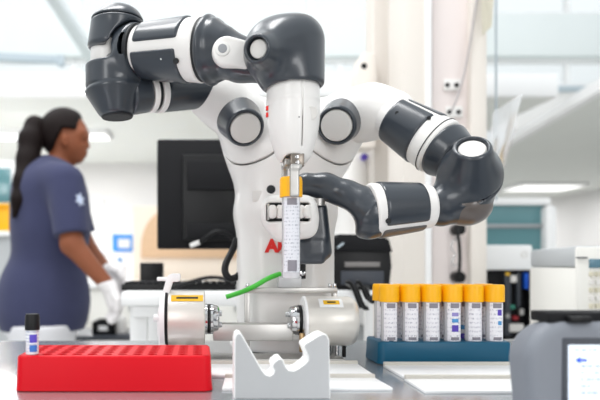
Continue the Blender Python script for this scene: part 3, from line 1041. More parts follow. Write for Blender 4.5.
# ------------------------------------------------------------------ person (faces right, seen from the side and a little from behind)
def build_person():
    D = 2.5
    root = thing('person', (P(42, 0, D).x, D, 0), 'person in navy scrub top and white trousers with a long dark ponytail, facing right', 'person')
    s = D / F
    q = lambda x, y, dd=0.0: P(x, y, D + dd)
    # --- skin body, one continuous surface
    skull = s_ell(q(66, 135), (22 * s, 0.074, 22 * s))
    face = s_ell(q(75, 146), (11.5 * s, 0.058, 16 * s))
    jaw = s_rc(q(68, 152), q(77.5, 158), 8.5 * s, 4.6 * s)
    nose = s_rc(q(84.5, 139), q(88.2, 146.5), 1.4 * s, 2.1 * s)
    lips1 = s_ell(q(84.6, 152), (2.8 * s, 0.022, 1.4 * s))
    lips2 = s_ell(q(84.2, 155), (2.4 * s, 0.020, 1.5 * s))
    brow = s_ell(q(83.0, 135.0), (3 * s, 0.05, 2.4 * s))
    ear = s_sub(0.004, s_ell(q(64.5, 141, -0.073), (3.0 * s, 0.016, 5.6 * s)), s_ell(q(65.2, 141, -0.088), (1.5 * s, 0.010, 3.4 * s)))
    ear2 = s_ell(q(64.5, 141, 0.073), (3.0 * s, 0.016, 5.6 * s))
    eyeh = su(0, s_sph(q(83.8, 141, -0.034), 0.009), s_sph(q(83.8, 141, 0.034), 0.009))
    neck = s_rc(q(62, 150), q(58, 178), 0.050, 0.058)
    head = s_sub(0.006, su(0.03, skull, face, jaw, brow), eyeh)
    head = su(0.01, head, nose, lips1, lips2)
    head = su(0.012, head, ear, ear2)
    torso = su(0.10, s_ell(q(50, 205), (0.13, 0.165, 0.19)), s_ell(q(48, 262), (0.115, 0.135, 0.17)),
               s_ell(q(42, 312), (0.145, 0.165, 0.16)))
    torso = su(0.05, torso, s_rc(q(54, 181, -0.15), q(54, 181, 0.15), 0.055, 0.055))
    def arm(sd, sh, el, wr, kn, fingers):
        fs = [s_rc(sh, el, 0.050, 0.040), s_rc(el, wr, 0.041, 0.027), s_rc(wr, kn, 0.025, 0.028)]
        return fs
    shR, elR, wrR, knR = q(66, 183, -0.19), q(72, 244, -0.24), q(109, 287, -0.27), q(114.5, 303, -0.27)
    shL, elL, wrL, knL = q(66, 183, 0.19), q(84, 243, 0.22), q(108, 272, 0.13), q(118, 281, 0.10)
    def hand(wr, kn, tip_dir, side):
        wr = Vector(wr); kn = Vector(kn)
        fw = (kn - wr).normalized()
        sd = Vector(side).normalized()
        out = [s_rc(wr, kn, 0.022, 0.026), s_box((wr + kn) / 2 + fw * 0.008, (0.036, 0.014, 0.038), np.array(rot_from(fw, sd)), 0.012)]
        td = Vector(tip_dir).normalized()
        fing = []
        for k, ln in enumerate((0.070, 0.080, 0.074, 0.058)):
            b0 = kn + sd * (0.030 - 0.020 * k) - fw * 0.012
            b1 = b0 + fw * ln * 0.5
            b2 = b1 + (fw * 0.5 + td * 0.6).normalized() * ln * 0.34
            b3 = b2 + (fw * 0.2 + td).normalized() * ln * 0.28
            fing.append(chain([(b0, 0.0098), (b1, 0.0090), (b2, 0.0082), (b3, 0.0072)]))
        th0 = wr + sd * 0.022 + fw * 0.02
        th1 = th0 + (sd * 0.7 + fw * 0.7 + td * 0.3).normalized() * 0.045
        th2 = th1 + (fw + td * 0.5).normalized() * 0.034
        fing.append(chain([(th0, 0.0125), (th1, 0.0105), (th2, 0.0088)]))
        return su(0.010, out[0], out[1]), fing
    armR = su(0.02, s_rc(shR, elR, 0.050, 0.041), s_rc(elR, wrR, 0.043, 0.027))
    armL = su(0.02, s_rc(shL, elL, 0.050, 0.041), s_rc(elL, wrL, 0.043, 0.027))
    pR, fR = hand(wrR, knR, (-0.55, -0.1, -0.5), (0.55, -0.75, 0.2))
    pL, fL = hand(wrL, knL, (0.2, -0.2, -0.9), (0.3, -0.6, 0.7))
    legs = []
    for sd, xo in ((-1, 0), (1, 6)):
        hip = q(42 + xo, 328, sd * 0.085); kneeP = Vector((q(44 + xo, 0).x, D + sd * 0.09, 0.46)); ank = Vector((q(38 + xo, 0).x, D + sd * 0.09, 0.085))
        legs.append(su(0.03, s_rc(hip, kneeP, 0.095, 0.058), s_rc(kneeP, ank, 0.060, 0.038),
                       s_rc(ank - Vector((0.02, 0, 0.045)), ank + Vector((0.15, 0, -0.055)), 0.035, 0.026)))
    upper = su(0.05, torso, armR, armL, *legs)
    upper = su(0.03, upper, neck)
    upper = su(0.02, upper, head)
    handR = su(0.006, pR, *fR); handL = su(0.006, pL, *fL)
    body_f = su(0.010, upper, handR, handL)
    lo = [q(-14, 0).x, D - 0.36, 0.0]; hi = [q(132, 0).x, D + 0.34, q(0, 105).z]
    solid('body', body_f, lo, hi, 0.0055, M_skin, root)
    # --- eyes
    for dd in (-0.034, 0.034):
        e = cyl_obj('eye', q(80.2, 141, dd), q(82.0, 141, dd * .97), 0.0075, M_eye, root, 0.003, 16)
        cyl_obj('iris', q(81.9, 141, dd * .97), q(82.25, 141, dd * .97), 0.0058, M_black, e, 0.0003, 12)
    bm = bmesh.new()
    # --- hair
    capf = s_int(0.01, s_off(su(0.03, skull, s_ell(q(63, 132), (20.5 * s, 0.078, 21 * s))), 0.010),
                 s_plane(q(80.0, 128), (0.86, 0, -0.10)), s_not(s_int(0.008, s_plane(q(66, 134), (-0.85, 0, 0.5)), s_plane(q(62, 131.5), (0.1, 0, 1)))))
    nape = s_rc(q(50, 136), q(60, 156), 0.045, 0.022)
    bun = s_ell(q(43.5, 128), (5.5 * s, 0.032, 7.5 * s))
    hair_f = su(0.015, capf, bun, nape)
    solid('hair', hair_f, [q(30, 0).x, D - 0.12, q(0, 175).z], [q(92, 0).x, D + 0.12, q(0, 105).z], 0.005, M_hair, root)
    pt = chain([(q(42, 126), 0.030), (q(36, 127, -0.02), 0.044), (q(31, 140, -0.05), 0.049), (q(28, 160, -0.08), 0.045), (q(24, 182, -0.12), 0.040), (q(19, 200, -0.15), 0.030), (q(14, 216, -0.16), 0.010)], 0.02)
    solid('ponytail', pt, [q(0, 0).x, D - 0.24, q(0, 225).z], [q(56, 0).x, D + 0.08, q(0, 108).z], 0.006, M_hair, root)
    lathe('hair_tie', q(44.5, 127.5), q(42, 127), [(0, 0.020), (0, 0.034), (0.012, 0.034), (0.012, 0.020)], M_black, root, 20)
    # --- scrub top
    cloth = su(0.07, s_off(torso, 0.014), s_ell(q(44, 300), (0.185, 0.185, 0.22)), s_ell(q(52, 225), (0.150, 0.17, 0.20)), s_ell(q(49, 190), (0.125, 0.17, 0.10)))
    sl = []
    for sh, el in ((shR, elR), (shL, elL)):
        end = sh.lerp(el, 0.86)
        sl.append(s_int(0.006, s_rc(sh, sh.lerp(el, 1.05), 0.072, 0.064), s_plane(end, el - sh)))
    top = s_int(0.006, su(0.05, cloth, *sl), s_not(s_plane(q(0, 329), (0, 0, 1))))
    top = s_sub(0.006, top, s_rc(q(60, 166), q(63, 150), 0.060, 0.075))
    top = s_sub(0.004, top, s_off(upper, -0.004))
    solid('scrub_top', top, [q(-22, 0).x, D - 0.36, q(0, 334).z], [q(110, 0).x, D + 0.34, q(0, 155).z], 0.0065, M_scrub, root)
    # white emblem on the sleeve: small star-like mark
    em = []
    c = q(89.5, 197, -0.262)
    ring = []
    bm = bmesh.new()
    pts = []
    for k in range(12):
        an = 2 * math.pi * k / 12 + 0.3
        r_ = 0.022 if k % 2 == 0 else 0.011
        pts.append((r_ * math.cos(an), r_ * math.sin(an) * 1.25))
    sx0 = shR.lerp(elR, 0.34)
    nrm = Vector((0.75, -0.62, 0.12)).normalized()
    R_ = rot_from(nrm, (0.6, 0.75, 0))
    cc = sx0 + nrm * 0.068
    vs = [bm.verts.new(cc + R_ @ Vector((a_, b_, 0))) for a_, b_ in pts]
    f = bm.faces.new(vs)
    r_ = bmesh.ops.extrude_face_region(bm, geom=[f])
    for v in r_['geom']:
        if isinstance(v, bmesh.types.BMVert):
            v.co += nrm * 0.006
    from_bm('sleeve_emblem', bm, mat('pale_emblem_print', (196, 206, 228), .7), root, 0)
    # --- trousers
    tr = s_int(0.006, s_off(su(0.05, torso, *legs), 0.018), s_plane(q(0, 322), (0, 0, 1)), s_not(s_plane((0, 0, 0.075), (0, 0, 1))))
    tr = s_sub(0.004, tr, s_off(upper, -0.004))
    solid('trousers', tr, [q(-22, 0).x, D - 0.3, 0.05], [q(110, 0).x, D + 0.3, q(0, 315).z], 0.0085, M_trouser, root)
    # --- gloves
    for hf, wr, kn in ((handR, wrR, knR), (handL, wrL, knL)):
        fw = (Vector(kn) - Vector(wr)).normalized()
        ar = armR if wr is wrR else armL
        g = s_int(0.003, su(0.006, s_off(hf, 0.0035), s_off(ar, 0.004)), s_plane(Vector(wr) - fw * 0.022, -fw))
        lo_, hi_ = around([wr, Vector(kn) + fw * 0.1], 0.09)
        solid('glove', g, lo_, hi_, 0.0032, M_glove, root)
    # --- shoes
    for sd, xo in ((-1, 0), (1, 6)):
        ank = Vector((q(38 + xo, 0).x, D + sd * 0.09, 0.085))
        sh = s_int(0.006, su(0.02, s_rc(ank - Vector((0.02, 0, 0.04)), ank + Vector((0.15, 0, -0.05)), 0.043, 0.034), s_rc(ank, ank - Vector((0, 0, .04)), 0.046, 0.044)),
                   s_not(s_plane((0, 0, 0.002), (0, 0, 1))), s_plane((0, 0, 0.10), (0, 0, 1)))
        lo_, hi_ = around([ank - Vector((0.05, 0, 0.08)), ank + Vector((0.18, 0, 0.02))], 0.06)
        solid('shoe', sh, lo_, hi_, 0.006, M_plate, root)
    return root
build_person()

# ------------------------------------------------------------------ steel table
tb = thing('steel_table', (0, 0.84, 0), 'brushed steel worktop in the foreground carrying racks and robot', 'table')
TX0, TX1, TY0, TY1 = -1.0, 0.95, 0.42, 1.19
box2('table_top', (TX0, TY0, TT - 0.035), (TX1, TY1, TT), M_steel_t, tb, 0.002)
for x in (TX0 + 0.05, TX1 - 0.05):
    for y in (TY0 + 0.05, TY1 - 0.05):
        box2('leg', (x - 0.025, y - 0.025, 0), (x + 0.025, y + 0.025, TT - 0.034), M_alu, tb, 0.003)

def tablexy(px, py):
    d = (ZC - TT) * F / (py - HOR)
    p = P(px, py, d)
    return p.x, p.y

# white trays let into the table top
def tray(pix, label):
    pts = [tablexy(x, y) for x, y in pix]
    cx = sum(p[0] for p in pts) / 4; cy = sum(p[1] for p in pts) / 4
    r = thing('flat_tray', (cx, cy, TT), label, 'tray', 'flat white trays on the steel table')
    poly_slab('tray_plate', pts, TT, TT + 0.004, M_plate, r, 0.001)
    # beige raised rear lip
    yb = max(p[1] for p in pts)
    back = [p for p in pts if p[1] > yb - 0.01]
    x0 = min(p[0] for p in back); x1 = max(p[0] for p in back)
    box2('rear_lip', (x0, yb - 0.006, TT + 0.001), (x1, yb, TT + 0.0085), M_plate_e, r, 0.001)
    return r
tray([(205, 378), (375, 378), (357, 366), (208, 366)], 'flat white tray behind the pale bracket, farther of the left pair')
tray([(222, 391), (393, 391), (374, 380), (225, 380)], 'flat white tray around the pale bracket, nearer of the left pair')
tray([(403, 379), (560, 379), (550, 367.3), (383, 367.3)], 'flat white tray directly in front of the teal rack')
tray([(425, 394), (580, 394), (565, 381), (404, 381)], 'flat white tray beside the grey handheld terminal, nearest the viewer of the right pair')

# ------------------------------------------------------------------ robot
RB = thing('dual_arm_robot', P(284, 340, 1.08) * 1.0, 'white and dark grey two-armed bench robot holding a yellow-capped tube', 'robot')
RB.location.z = TT
sc = lambda d: d / F
H = 0.0021

# body
def torso_f():
    d = 1.09
    k = sc(d)
    low = s_box((P(284, 0, d).x, d, 1.03), (46.5 * k, 0.075, 0.138), None, 0.05)
    mid = s_box((P(284, 0, d).x, d, 1.19), (47.5 * k, 0.080, 0.09), None, 0.05)
    up = s_ell(P(289, 138, d) , (63 * k, 0.09, 36 * k))
    chest = s_ell(P(289, 156, d), (56 * k, 0.088, 40 * k))
    base = s_cyl((P(284, 0, d).x, d, TT + 0.001), (P(284, 0, d).x, d, TT + 0.03), 0.098, 0.008)
    shl = s_rc(P(262, 140, d), P(240, 118, 1.04), 0.050, 0.046)
    shr = s_rc(P(318, 140, d), P(345, 120, 1.04), 0.054, 0.046)
    b = su(0.03, low, mid)
    b = su(0.04, b, up, chest)
    b = su(0.035, b, shl, shr)
    b = su(0.01, b, base)
    b = s_int(0.002, b, s_plane((0, 0, TT + .0006), (0, 0, -1)))
    return b
tf = torso_f()
# seam grooves where the shoulders meet the body
g1 = lambda p: np.abs(s_sph(P(232, 108, 1.03), 0.1)(p)) - 0.0012
lo, hi = around([P(205, 80, 1.09), P(375, 80, 1.09), (P(284, 0, 1.09).x, 1.09, TT)], 0.02)
lo[1] = 0.93; hi[1] = 1.22; lo[2] = TT - 0.004
seamL = s_off(lambda p: np.abs(s_sph(P(245, 110, 1.02), 0.092)(p)), 0.0015)
seamR = s_off(lambda p: np.abs(s_sph(P(339, 110, 1.02), 0.092)(p)), 0.0015)
below = s_plane(P(0, 138, 1.0), (0, 0, 1))
torso = solid('torso', s_sub(0.002, tf, s_int(0, seamL, below), s_int(0, seamR, below)), lo, hi, 0.0019, M_robot_w, RB)
# side bezel of the torso, small grey button and vent on the chest
dch = 1.0
def surf_y(f, px, py, d0, d1):
    """first surface met along the sight line from the camera"""
    for d in np.linspace(d0, d1, 400):
        if f(np.array([list(P(px, py, d))]))[0] < 0:
            return d
    return d1
dv = surf_y(tf, 257, 196, 0.9, 1.2)
box('status_window', P(257.5, 196, dv), (0.017, 0.004, 0.018), M_disc, torso, 0.001)
dv = surf_y(tf, 271, 189.5, 0.9, 1.2)
cyl_obj('status_button', P(271, 189.5, dv + 0.002), P(271, 189.5, dv - 0.002), 0.0075, M_seam, torso, 0.001, 20)
dv = surf_y(tf, 280, 246, 0.9, 1.2)
text('logo', 'ABB', P(266, 246.5, dv - 0.0005), Matrix.Rotation(math.radians(90), 3, 'X'), 0.029, M_redlogo, torso, 0.002, 0.0016, 'LEFT')

# shoulder joints: dark drum ring with pale disc
def shoulder(a, b, ra, rb):
    a = Vector(a); b = Vector(b); ax = (b - a).normalized()
    drum = s_cone(a - ax * .02, b, ra, rb, 0.006)
    drum = s_sub(0.003, drum, s_cyl(b - ax * 0.005, b + ax * 0.05, rb * 0.83))
    lo, hi = around([a, b], ra * 1.5)
    r = rb * 1.21
    sh = solid('shoulder_joint', drum, lo, hi, H, M_robot_d, RB)
    L = 0.012
    lathe('joint_disc', b - ax * 0.012, b - ax * 0.002, [(0, 0), (0, r * .66), (L * 0.7, r * .66), (L * 0.92, r * .63), (L, r * .55), (L, 0)], M_disc, sh, 40)
    return sh
shoulder(P(237.5, 117, 1.015), P(246, 129, 0.968), 24.5 * sc(1.01), 19.8 * sc(.968))
shoulder(P(343, 119, 1.015), P(336, 126, 0.968), 23.0 * sc(1.01), 20.0 * sc(.968))

# ---- left arm of the picture
# white upper arm
ua = su(0.02, chain([(P(240, 116, 1.03), 0.047), (P(222, 101, 1.03), 0.044), (P(206, 94, 1.02), 0.036)], 0.02))
lo, hi = around([P(240, 116, 1.03), P(206, 94, 1.02)], 0.06)
solid('upper_arm', ua, lo, hi, 0.0026, M_robot_w, RB)
a, b = P(207, 88, 1.015), P(159, 91.5, 0.965)
uf = s_cone(a, b, 19.5 * sc(1.01), 20.5 * sc(.97), 0.006)
lo, hi = around([a, b], 0.05)
ul = solid('upper_arm_link', uf, lo, hi, H, M_robot_d, RB)
ax = (b - a).normalized()
lathe('white_ring', b - ax * 0.002, b + ax * 0.010, [(0, 0), (0, .0328), (.001, .0338), (.009, .0338), (.010, .0325), (.010, 0)], M_robot_w, ul, 48)
lathe('dark_seal', b + ax * 0.0095, b + ax * 0.016, [(0, 0), (0, .030), (.0065, .030), (.0065, 0)], M_seam, ul, 48)
lathe('inner_ring', b + ax * 0.0155, b + ax * 0.024, [(0, 0), (0, .032), (.007, .032), (.0085, .031), (.0085, 0)], M_robot_w, ul, 48)
solid('arm_collar', s_cone(b + ax * 0.0235, b + ax * 0.06, .0315, .033, .006), *around([b, b + ax * .06], .05), H, M_robot_d, RB)

# elbow
d = 0.93; k = sc(d)
R = 28.2 * k
def up(px, py):
    return P(px, py, d)
low = s_cyl(up(114, 60), up(114, 91.5), R, 0.005)
bot = s_cone(up(114, 89), up(117, 117), R, 17.5 * k, 0.006)
groove = s_off(lambda p: np.abs(s_plane(up(114, 90), (0.03, 0, 1))(p)), 0.0011)
col_ax = (P(187, 50.5, .87) - P(128, 52, .925)).normalized()
collar = s_cone(P(121, 54, .932), P(140.5, 51.7, .911), 25 * k, 27.5 * k, 0.008)
low2 = s_sub(0.002, s_int(0.004, low, s_not(s_int(0.01, s_plane(up(0, 66), (0, 0, -1)), s_plane(up(121, 0), (1, 0, 0))))), groove)
el_f = su(0.014, low2, collar)
notch = s_cyl(up(108, 45), up(108, 63.5), 18.2 * k)
el_f = s_sub(0.006, el_f, s_cyl(up(107, 44), up(107, 60), 24 * k))
el = solid('elbow', su(0.004, el_f, bot), *around([up(84, 20), up(150, 120)], 0.05), H, M_robot_d, RB)
cyl_obj('elbow_neck', up(107, 42), up(107, 66), 16.3 * k, M_robot_w, el, 0.002, 40)
dome = su(0.01, s_cone(up(115, 51.5), up(117, 19), 27.3 * k, 25.3 * k, 0.006), s_ell(up(119, 21), (23.5 * k, 23.5 * k, 15.5 * k)))
dome = s_sub(0.002, dome, s_off(lambda p: np.abs(s_plane(up(117, 22), (0.0, 0, 1))(p)), 0.0007))
dome = s_sub(0.006, dome, s_off(collar, 0.0022))
solid('elbow_cap', dome, *around([up(88, 2), up(146, 54)], 0.045), H, M_robot_d, RB)
lathe('foot_cap', up(117.2, 116.3), up(117.3, 118), [(0, 0), (0, 16 * k), (0.0026, 15 * k), (0.0026, 0)], M_seam, el, 32)

# forearm: white core with dark shells
fa, fb = P(139, 51.5, .914), P(204, 50, .87)
fx = (fb - fa).normalized()
L = (fb - fa).length
ra, rb = 25.5 * sc(.915), 32.5 * sc(.87)
core = s_cone(fa, fb, ra - .001, rb - .0008, 0.004)
fore = solid('forearm', core, *around([fa, fb], 0.06), H, M_robot_w, RB)
def fpl(t, flip=1, tilt=0.0):
    n = fx * flip + Vector((0, 0, tilt))
    return s_plane(fa + fx * (L * t), n)
sh_o = s_cone(fa - fx * 0.001, fb + fx * .001, ra + .0022, rb + .0022, 0.004)
zt_ = lambda py: P(0, py, .875)
upn = Vector((0, 0.25, 1)).normalized()
shell_t = s_int(0.004, sh_o, fpl(0.09, -1), fpl(0.78, 1, -0.05), s_plane(P(160, 38.8, .85), (-0.11, 0, -1)))
solid('forearm_shell', shell_t, *around([fa, fb], 0.06), 0.0019, M_robot_d, fore)
shell_b = s_int(0.004, sh_o, fpl(0.06, -1), fpl(0.76, 1, 0.06), s_plane(P(160, 48.5, .85), (0.11, 0, 1)))
solid('forearm_shell', shell_b, *around([fa, fb], 0.06), 0.0019, M_robot_d, fore)
# dark seal lines at the two ends of the forearm
lathe('end_seal', fb - fx * .001, fb + fx * .006, [(0, 0), (0, rb - .002), (.006, rb - .002), (.006, 0)], M_seam, fore, 56)
lathe('end_seal', fa - fx * .006, fa + fx * .001, [(0, 0), (0, ra + .0015), (.006, ra + .0015), (.006, 0)], M_seam, fore, 56)
qh = P(176, 61, .83)
dh = surf_y(sh_o, 176, 61, .78, .9)
lathe('access_hole', P(176, 61, dh + .003), P(176, 61, dh - .0012), [(0, 0), (0, .0042), (.0042, .0042), (.0042, 0)], M_seam, fore, 20)
dh = surf_y(sh_o, 161, 59, .78, .9)
lathe('pin', P(161, 59, dh + .003), P(161, 59, dh - .0006), [(0, 0), (0, .0013), (.0036, .0013), (.0036, 0)], M_disc, fore, 12)

# wrist fork
wa, wb = P(206, 51, .868), P(222, 50.5, .855)
w = su(0.02, s_cone(wa, P(221, 50, .857), 31.2 * sc(.867), 29 * sc(.857), 0.010), chain([(P(221, 50.5, .852), .034), (P(240, 60, .845), .029), (P(262, 66, .835), .024)], .01))
w = s_sub(0.006, w, s_box(P(234, 52, .79), (19 * sc(.81), .026, 17 * sc(.81)), np.array(Matrix.Rotation(math.radians(6), 3, 'Y')), .008))
dhw = surf_y(w, 229, 53, .75, .88)
wr = solid('wrist_fork', w, *around([wa, P(265, 62, .83)], 0.055), H, M_robot_d, RB)
dh = surf_y(w, 229, 53, .75, .88)
solid('inset_panel', s_int(.003, s_rc(P(227, 52.5, dh + .006), P(246, 56, dh + .004), 15.5 * sc(.82), 14 * sc(.82)), s_plane(P(230, 53, dh - .003), (0, -1, 0)), s_plane(P(247, 0, .83), (1, 0, 0))), *around([P(230, 53, dh)], .04), .0016, M_robot_w, wr)
c = P(222.5, 49, dh - .003)
cyl_obj('grey_button', c + Vector((0, .004, 0)), c - Vector((0, .0025, 0)), 7.4 * sc(.82), M_white_p, wr, .002, 28)
cyl_obj('button_core', c + Vector((0, .0, 0)), c - Vector((0, .0034, 0)), 4.6 * sc(.82), mat('mid_grey_button', (150, 152, 156), .4), wr, .001, 24)

# helmet shaped wrist
d = 0.80; k = sc(d)
u = lambda px, py, dd=0.0: P(px, py, d + dd)
hb = su(0.016, s_rc(u(296.5, 43), u(295.5, 84), 27.8 * k, 28.6 * k), s_sph(u(277, 51, .0), 31 * k), s_rc(u(277, 53, .0), u(282, 68), 30 * k, 26 * k))
hb = s_int(0.006, hb, s_not(s_plane(u(295, 89), (-0.07, 0.0, 1))))
sc_c = u(256.0, 48.5, -.058)
con = s_cone(u(277, 53, -.002), sc_c, 27 * k, 13.5 * k, .003)
hb = su(0.012, hb, con)
ax = (sc_c - u(277, 53, -.002)).normalized()
hb = s_sub(0.002, hb, s_cyl(sc_c - ax * .011, sc_c + ax * .012, 10.4 * k))
hb = s_sub(0.004, hb, s_cyl(u(293, 84), u(293, 104), 25.5 * k))
hm = solid('wrist_cover', hb, *around([u(244, 12), u(326, 95)], .085), H, M_robot_d, RB)
lathe('wrist_disc', sc_c - ax * .011, sc_c - ax * .003, [(0, 0), (0, 8.8 * k), (.003, 8.8 * k), (.0045, 8 * k), (.0045, 0)], M_disc, hm, 36)

# white gripper hand pointing down
d = 0.804; k = sc(d)
u = lambda px, py, dd=0.0: P(px, py, d + dd)
hf = s_int(.014, s_cone(u(293, 79), u(293.5, 166), 26.0 * k, 27.6 * k, .003), s_cone(u(293, 98), u(293.8, 168), 41 * k, 13.0 * k, .002))
hf = su(0.004, hf, s_cone(u(293, 80), u(293, 104), 25.9 * k, 26.6 * k, .003))
notch_f = s_box(u(294, 166, -.02), (9.4 * k, .034, 12 * k), None, .008)
seam = s_off(lambda p: np.abs(s_plane(u(297, 0), (1, 0, 0.012))(p)), .0005)
hd = solid('gripper_hand', s_sub(.002, hf, notch_f, s_int(0, seam, s_plane(u(0, 150), (0, 0, -1)), s_plane(u(0, 0, -.005), (0, 1, 0)))), *around([u(264, 76), u(322, 168)], .04), .0016, M_robot_w, RB)
dh = surf_y(hf, 311, 113, .7, .85)
lathe('round_button', P(311, 113, dh + .004), P(311, 113, dh - .0016), [(0, 0), (0, 6.5 * k), (.0046, 6.5 * k), (.0050, 6.0 * k), (.0050, 5.2 * k), (.0044, 5.0 * k), (.0044, 0)], M_disc, hd, 32)
dh = surf_y(hf, 299, 117, .7, .85)
lathe('screw_hole', P(299, 117, dh + .003), P(299, 117, dh - .0003), [(0, 0), (0, .0011), (.0033, .0011), (.0033, 0)], M_seam, hd, 12)
for kx, py in enumerate((108.5, 115)):
    dh = surf_y(hf, 267.6, py, .7, .85)
    box('red_logo_mark', P(267.2, py, dh - 0.0002), (.0035, .006, .0058), M_redlogo, hd, .0006)
# finger bracket and fingers
pb = box('finger_mount', u(296.3, 161, -.012), (13.5 * k, .020, 13 * k), mat('dark_nickel', (128, 120, 112), .3, metal=.8), hd, .0015)
box('notch_lining', u(294, 160, .004), (17 * k, .006, 12 * k), M_seam, hd, .001)
for px, py in ((297, 157), (297.5, 162.5)):
    c = u(px, py, -.0225)
    cyl_obj('screw', c + Vector((0, .002, 0)), c - Vector((0, .002, 0)), 2.0 * k, M_chrome, pb, .0006, 14)
solid('finger', su(.004, s_box(u(294.5, 181, -.036), (4.4 * k, .0035, 15 * k), None, .002), s_box(u(295.5, 168, -.026), (5.0 * k, .013, 2.5 * k), None, .002)), *around([u(294, 160, -.03), u(294, 198, -.03)], .025), .0011, M_alu, hd)
solid('finger', su(.004, s_box(u(284.5, 176, .016), (3.0 * k, .003, 14 * k), None, .002), s_box(u(287, 163, .004), (4 * k, .012, 4 * k), None, .002)), *around([u(284, 160, .01), u(284, 192, .01)], .03), .0011, M_alu, hd)

# ---- right arm of the picture
ua = chain([(P(345, 118, 1.03), .047), (P(372, 112, 1.01), .043), (P(393, 113, .985), .036)], .02)
lo, hi = around([P(345, 118, 1.03), P(395, 113, .985)], .065)
ur = solid('upper_arm', ua, lo, hi, .0026, M_robot_w, RB)
a, b = P(384, 113, .99), P(441, 148, .93)
ax = (b - a).normalized()
Lr = (b - a).length
core = s_cone(a, b, 20.5 * sc(.99), 29.0 * sc(.93), .006)
f2 = solid('forearm', core, *around([a, b], .06), H, M_robot_w, RB)
sh_o = s_cone(a, b, 20.5 * sc(.99) + .0024, 29.0 * sc(.93) + .0024, .006)
pn = lambda t, s_: s_plane(a + ax * (Lr * t), ax * s_)
perp = Vector((-ax.z, 0, ax.x))
if perp.z < 0:
    perp = -perp
split = a.lerp(b, .45) + perp * (17.0 * sc(.95))
s1 = s_int(.004, sh_o, pn(.19, -1), pn(.74, 1), s_plane(split, perp))
solid('forearm_shell', s1, *around([a, b], .06), .0019, M_robot_d, f2)
s2 = s_int(.004, sh_o, pn(.19, -1), pn(.80, 1), s_plane(split + perp * .006, -perp))
solid('forearm_shell', s2, *around([a, b], .06), .0019, M_robot_d, f2)
for px, py in ((397, 113), (429, 118)):
    dh = surf_y(sh_o, px, py, .8, 1.05)
    lathe('access_hole', P(px, py, dh + .003), P(px, py, dh - .0010), [(0, 0), (0, .0030), (.004, .0030), (.004, 0)], M_seam, f2, 18)
re_ = 29.0 * sc(.93)
lathe('ring_seal', b - ax * .010, b - ax * .0085, [(0, re_ - .004), (0, re_ + .0006), (.0015, re_ + .0006), (.0015, re_ - .004)], M_seam, f2, 56)
solid('elbow_collar', s_cone(b + ax * .001, P(460, 160, .905), 27.5 * sc(.92), 24 * sc(.905), .010), *around([b, P(460, 160, .905)], .06), H, M_robot_d, RB)
# elbow
d = .885; k = sc(d)
u = lambda px, py, dd=0.0: P(px, py, d + dd)
et, eb = u(472.5, 146.5, -.052), u(469, 182, -.004)
ax = (et - eb).normalized()
eb_f = su(.012, s_rc(u(469.5, 174, -.004), u(464, 196), 30 * k, 27 * k), s_cone(eb, et, 28 * k, 17.5 * k, .004), s_rc(u(464, 196), u(441, 206.5), 23 * k, 20 * k))
eb_f = s_sub(.002, eb_f, s_cyl(et - ax * .006, et + ax * .012, 13.6 * k))
gr = s_off(lambda p: np.abs(s_plane(eb + ax * .004, ax)(p)), .0012)
eb_f = s_sub(.002, eb_f, s_int(0, gr, s_plane(u(452, 0), (-1, 0, 0))))
el = solid('elbow', eb_f, *around([u(420, 132), u(502, 230)], .085), H, M_robot_d, RB)
lathe('elbow_disc', et - ax * .010, et - ax * .0035, [(0, 0), (0, 12.6 * k), (.005, 12.6 * k), (.0065, 11.4 * k), (.0065, 0)], M_disc, el, 36)
solid('elbow_underside', s_ell(u(465, 206), (25.5 * k, 25.5 * k, 20 * k)), *around([u(440, 200), u(495, 228)], .045), H, mat('brown_reflection_shell', (92, 84, 80), .3, coat=.3), RB)  # brown reflection on the elbow underside, put into the colour
# lower forearm toward the centre
a, b = P(431, 206, .873), P(369, 211, .868)
ax = (b - a).normalized()
Lr = (b - a).length
ra, rb = 21.8 * sc(.87), 27.5 * sc(.87)
f3 = solid('forearm', s_cone(a, b, ra, rb, .004), *around([a, b], .06), H, M_robot_w, RB)
sh_o = s_cone(a, b, ra + .0024, rb + .0024, .004)
pn = lambda t, s_: s_plane(a + ax * (Lr * t), ax * s_)
s1 = s_int(.004, sh_o, pn(.16, -1), pn(.86, 1), s_plane(P(398, 227, .83), (0.09, 0.25, -1)))
solid('forearm_shell', s1, *around([a, b], .06), .0019, M_robot_d, f3)
s2 = s_int(.004, sh_o, pn(.16, -1), pn(.88, 1), s_plane(P(398, 231, .83), (-0.09, -0.25, 1)))
solid('forearm_shell', s2, *around([a, b], .06), .0019, mat('bronze_grey_flap', (88, 84, 82), .35, coat=.2), f3)
dh = surf_y(sh_o, 388.5, 221, .75, .9)
lathe('access_hole', P(388.5, 221, dh + .003), P(388.5, 221, dh - .001), [(0, 0), (0, .0040), (.004, .0040), (.004, 0)], M_seam, f3, 18)
dh = surf_y(s_cone(a, b, ra, rb, .004), 427, 216.5, .75, .9)
lathe('pin_hole', P(427, 216.5, dh + .003), P(427, 216.5, dh - .0005), [(0, 0), (0, .0014), (.0035, .0014), (.0035, 0)], M_seam, f3, 12)
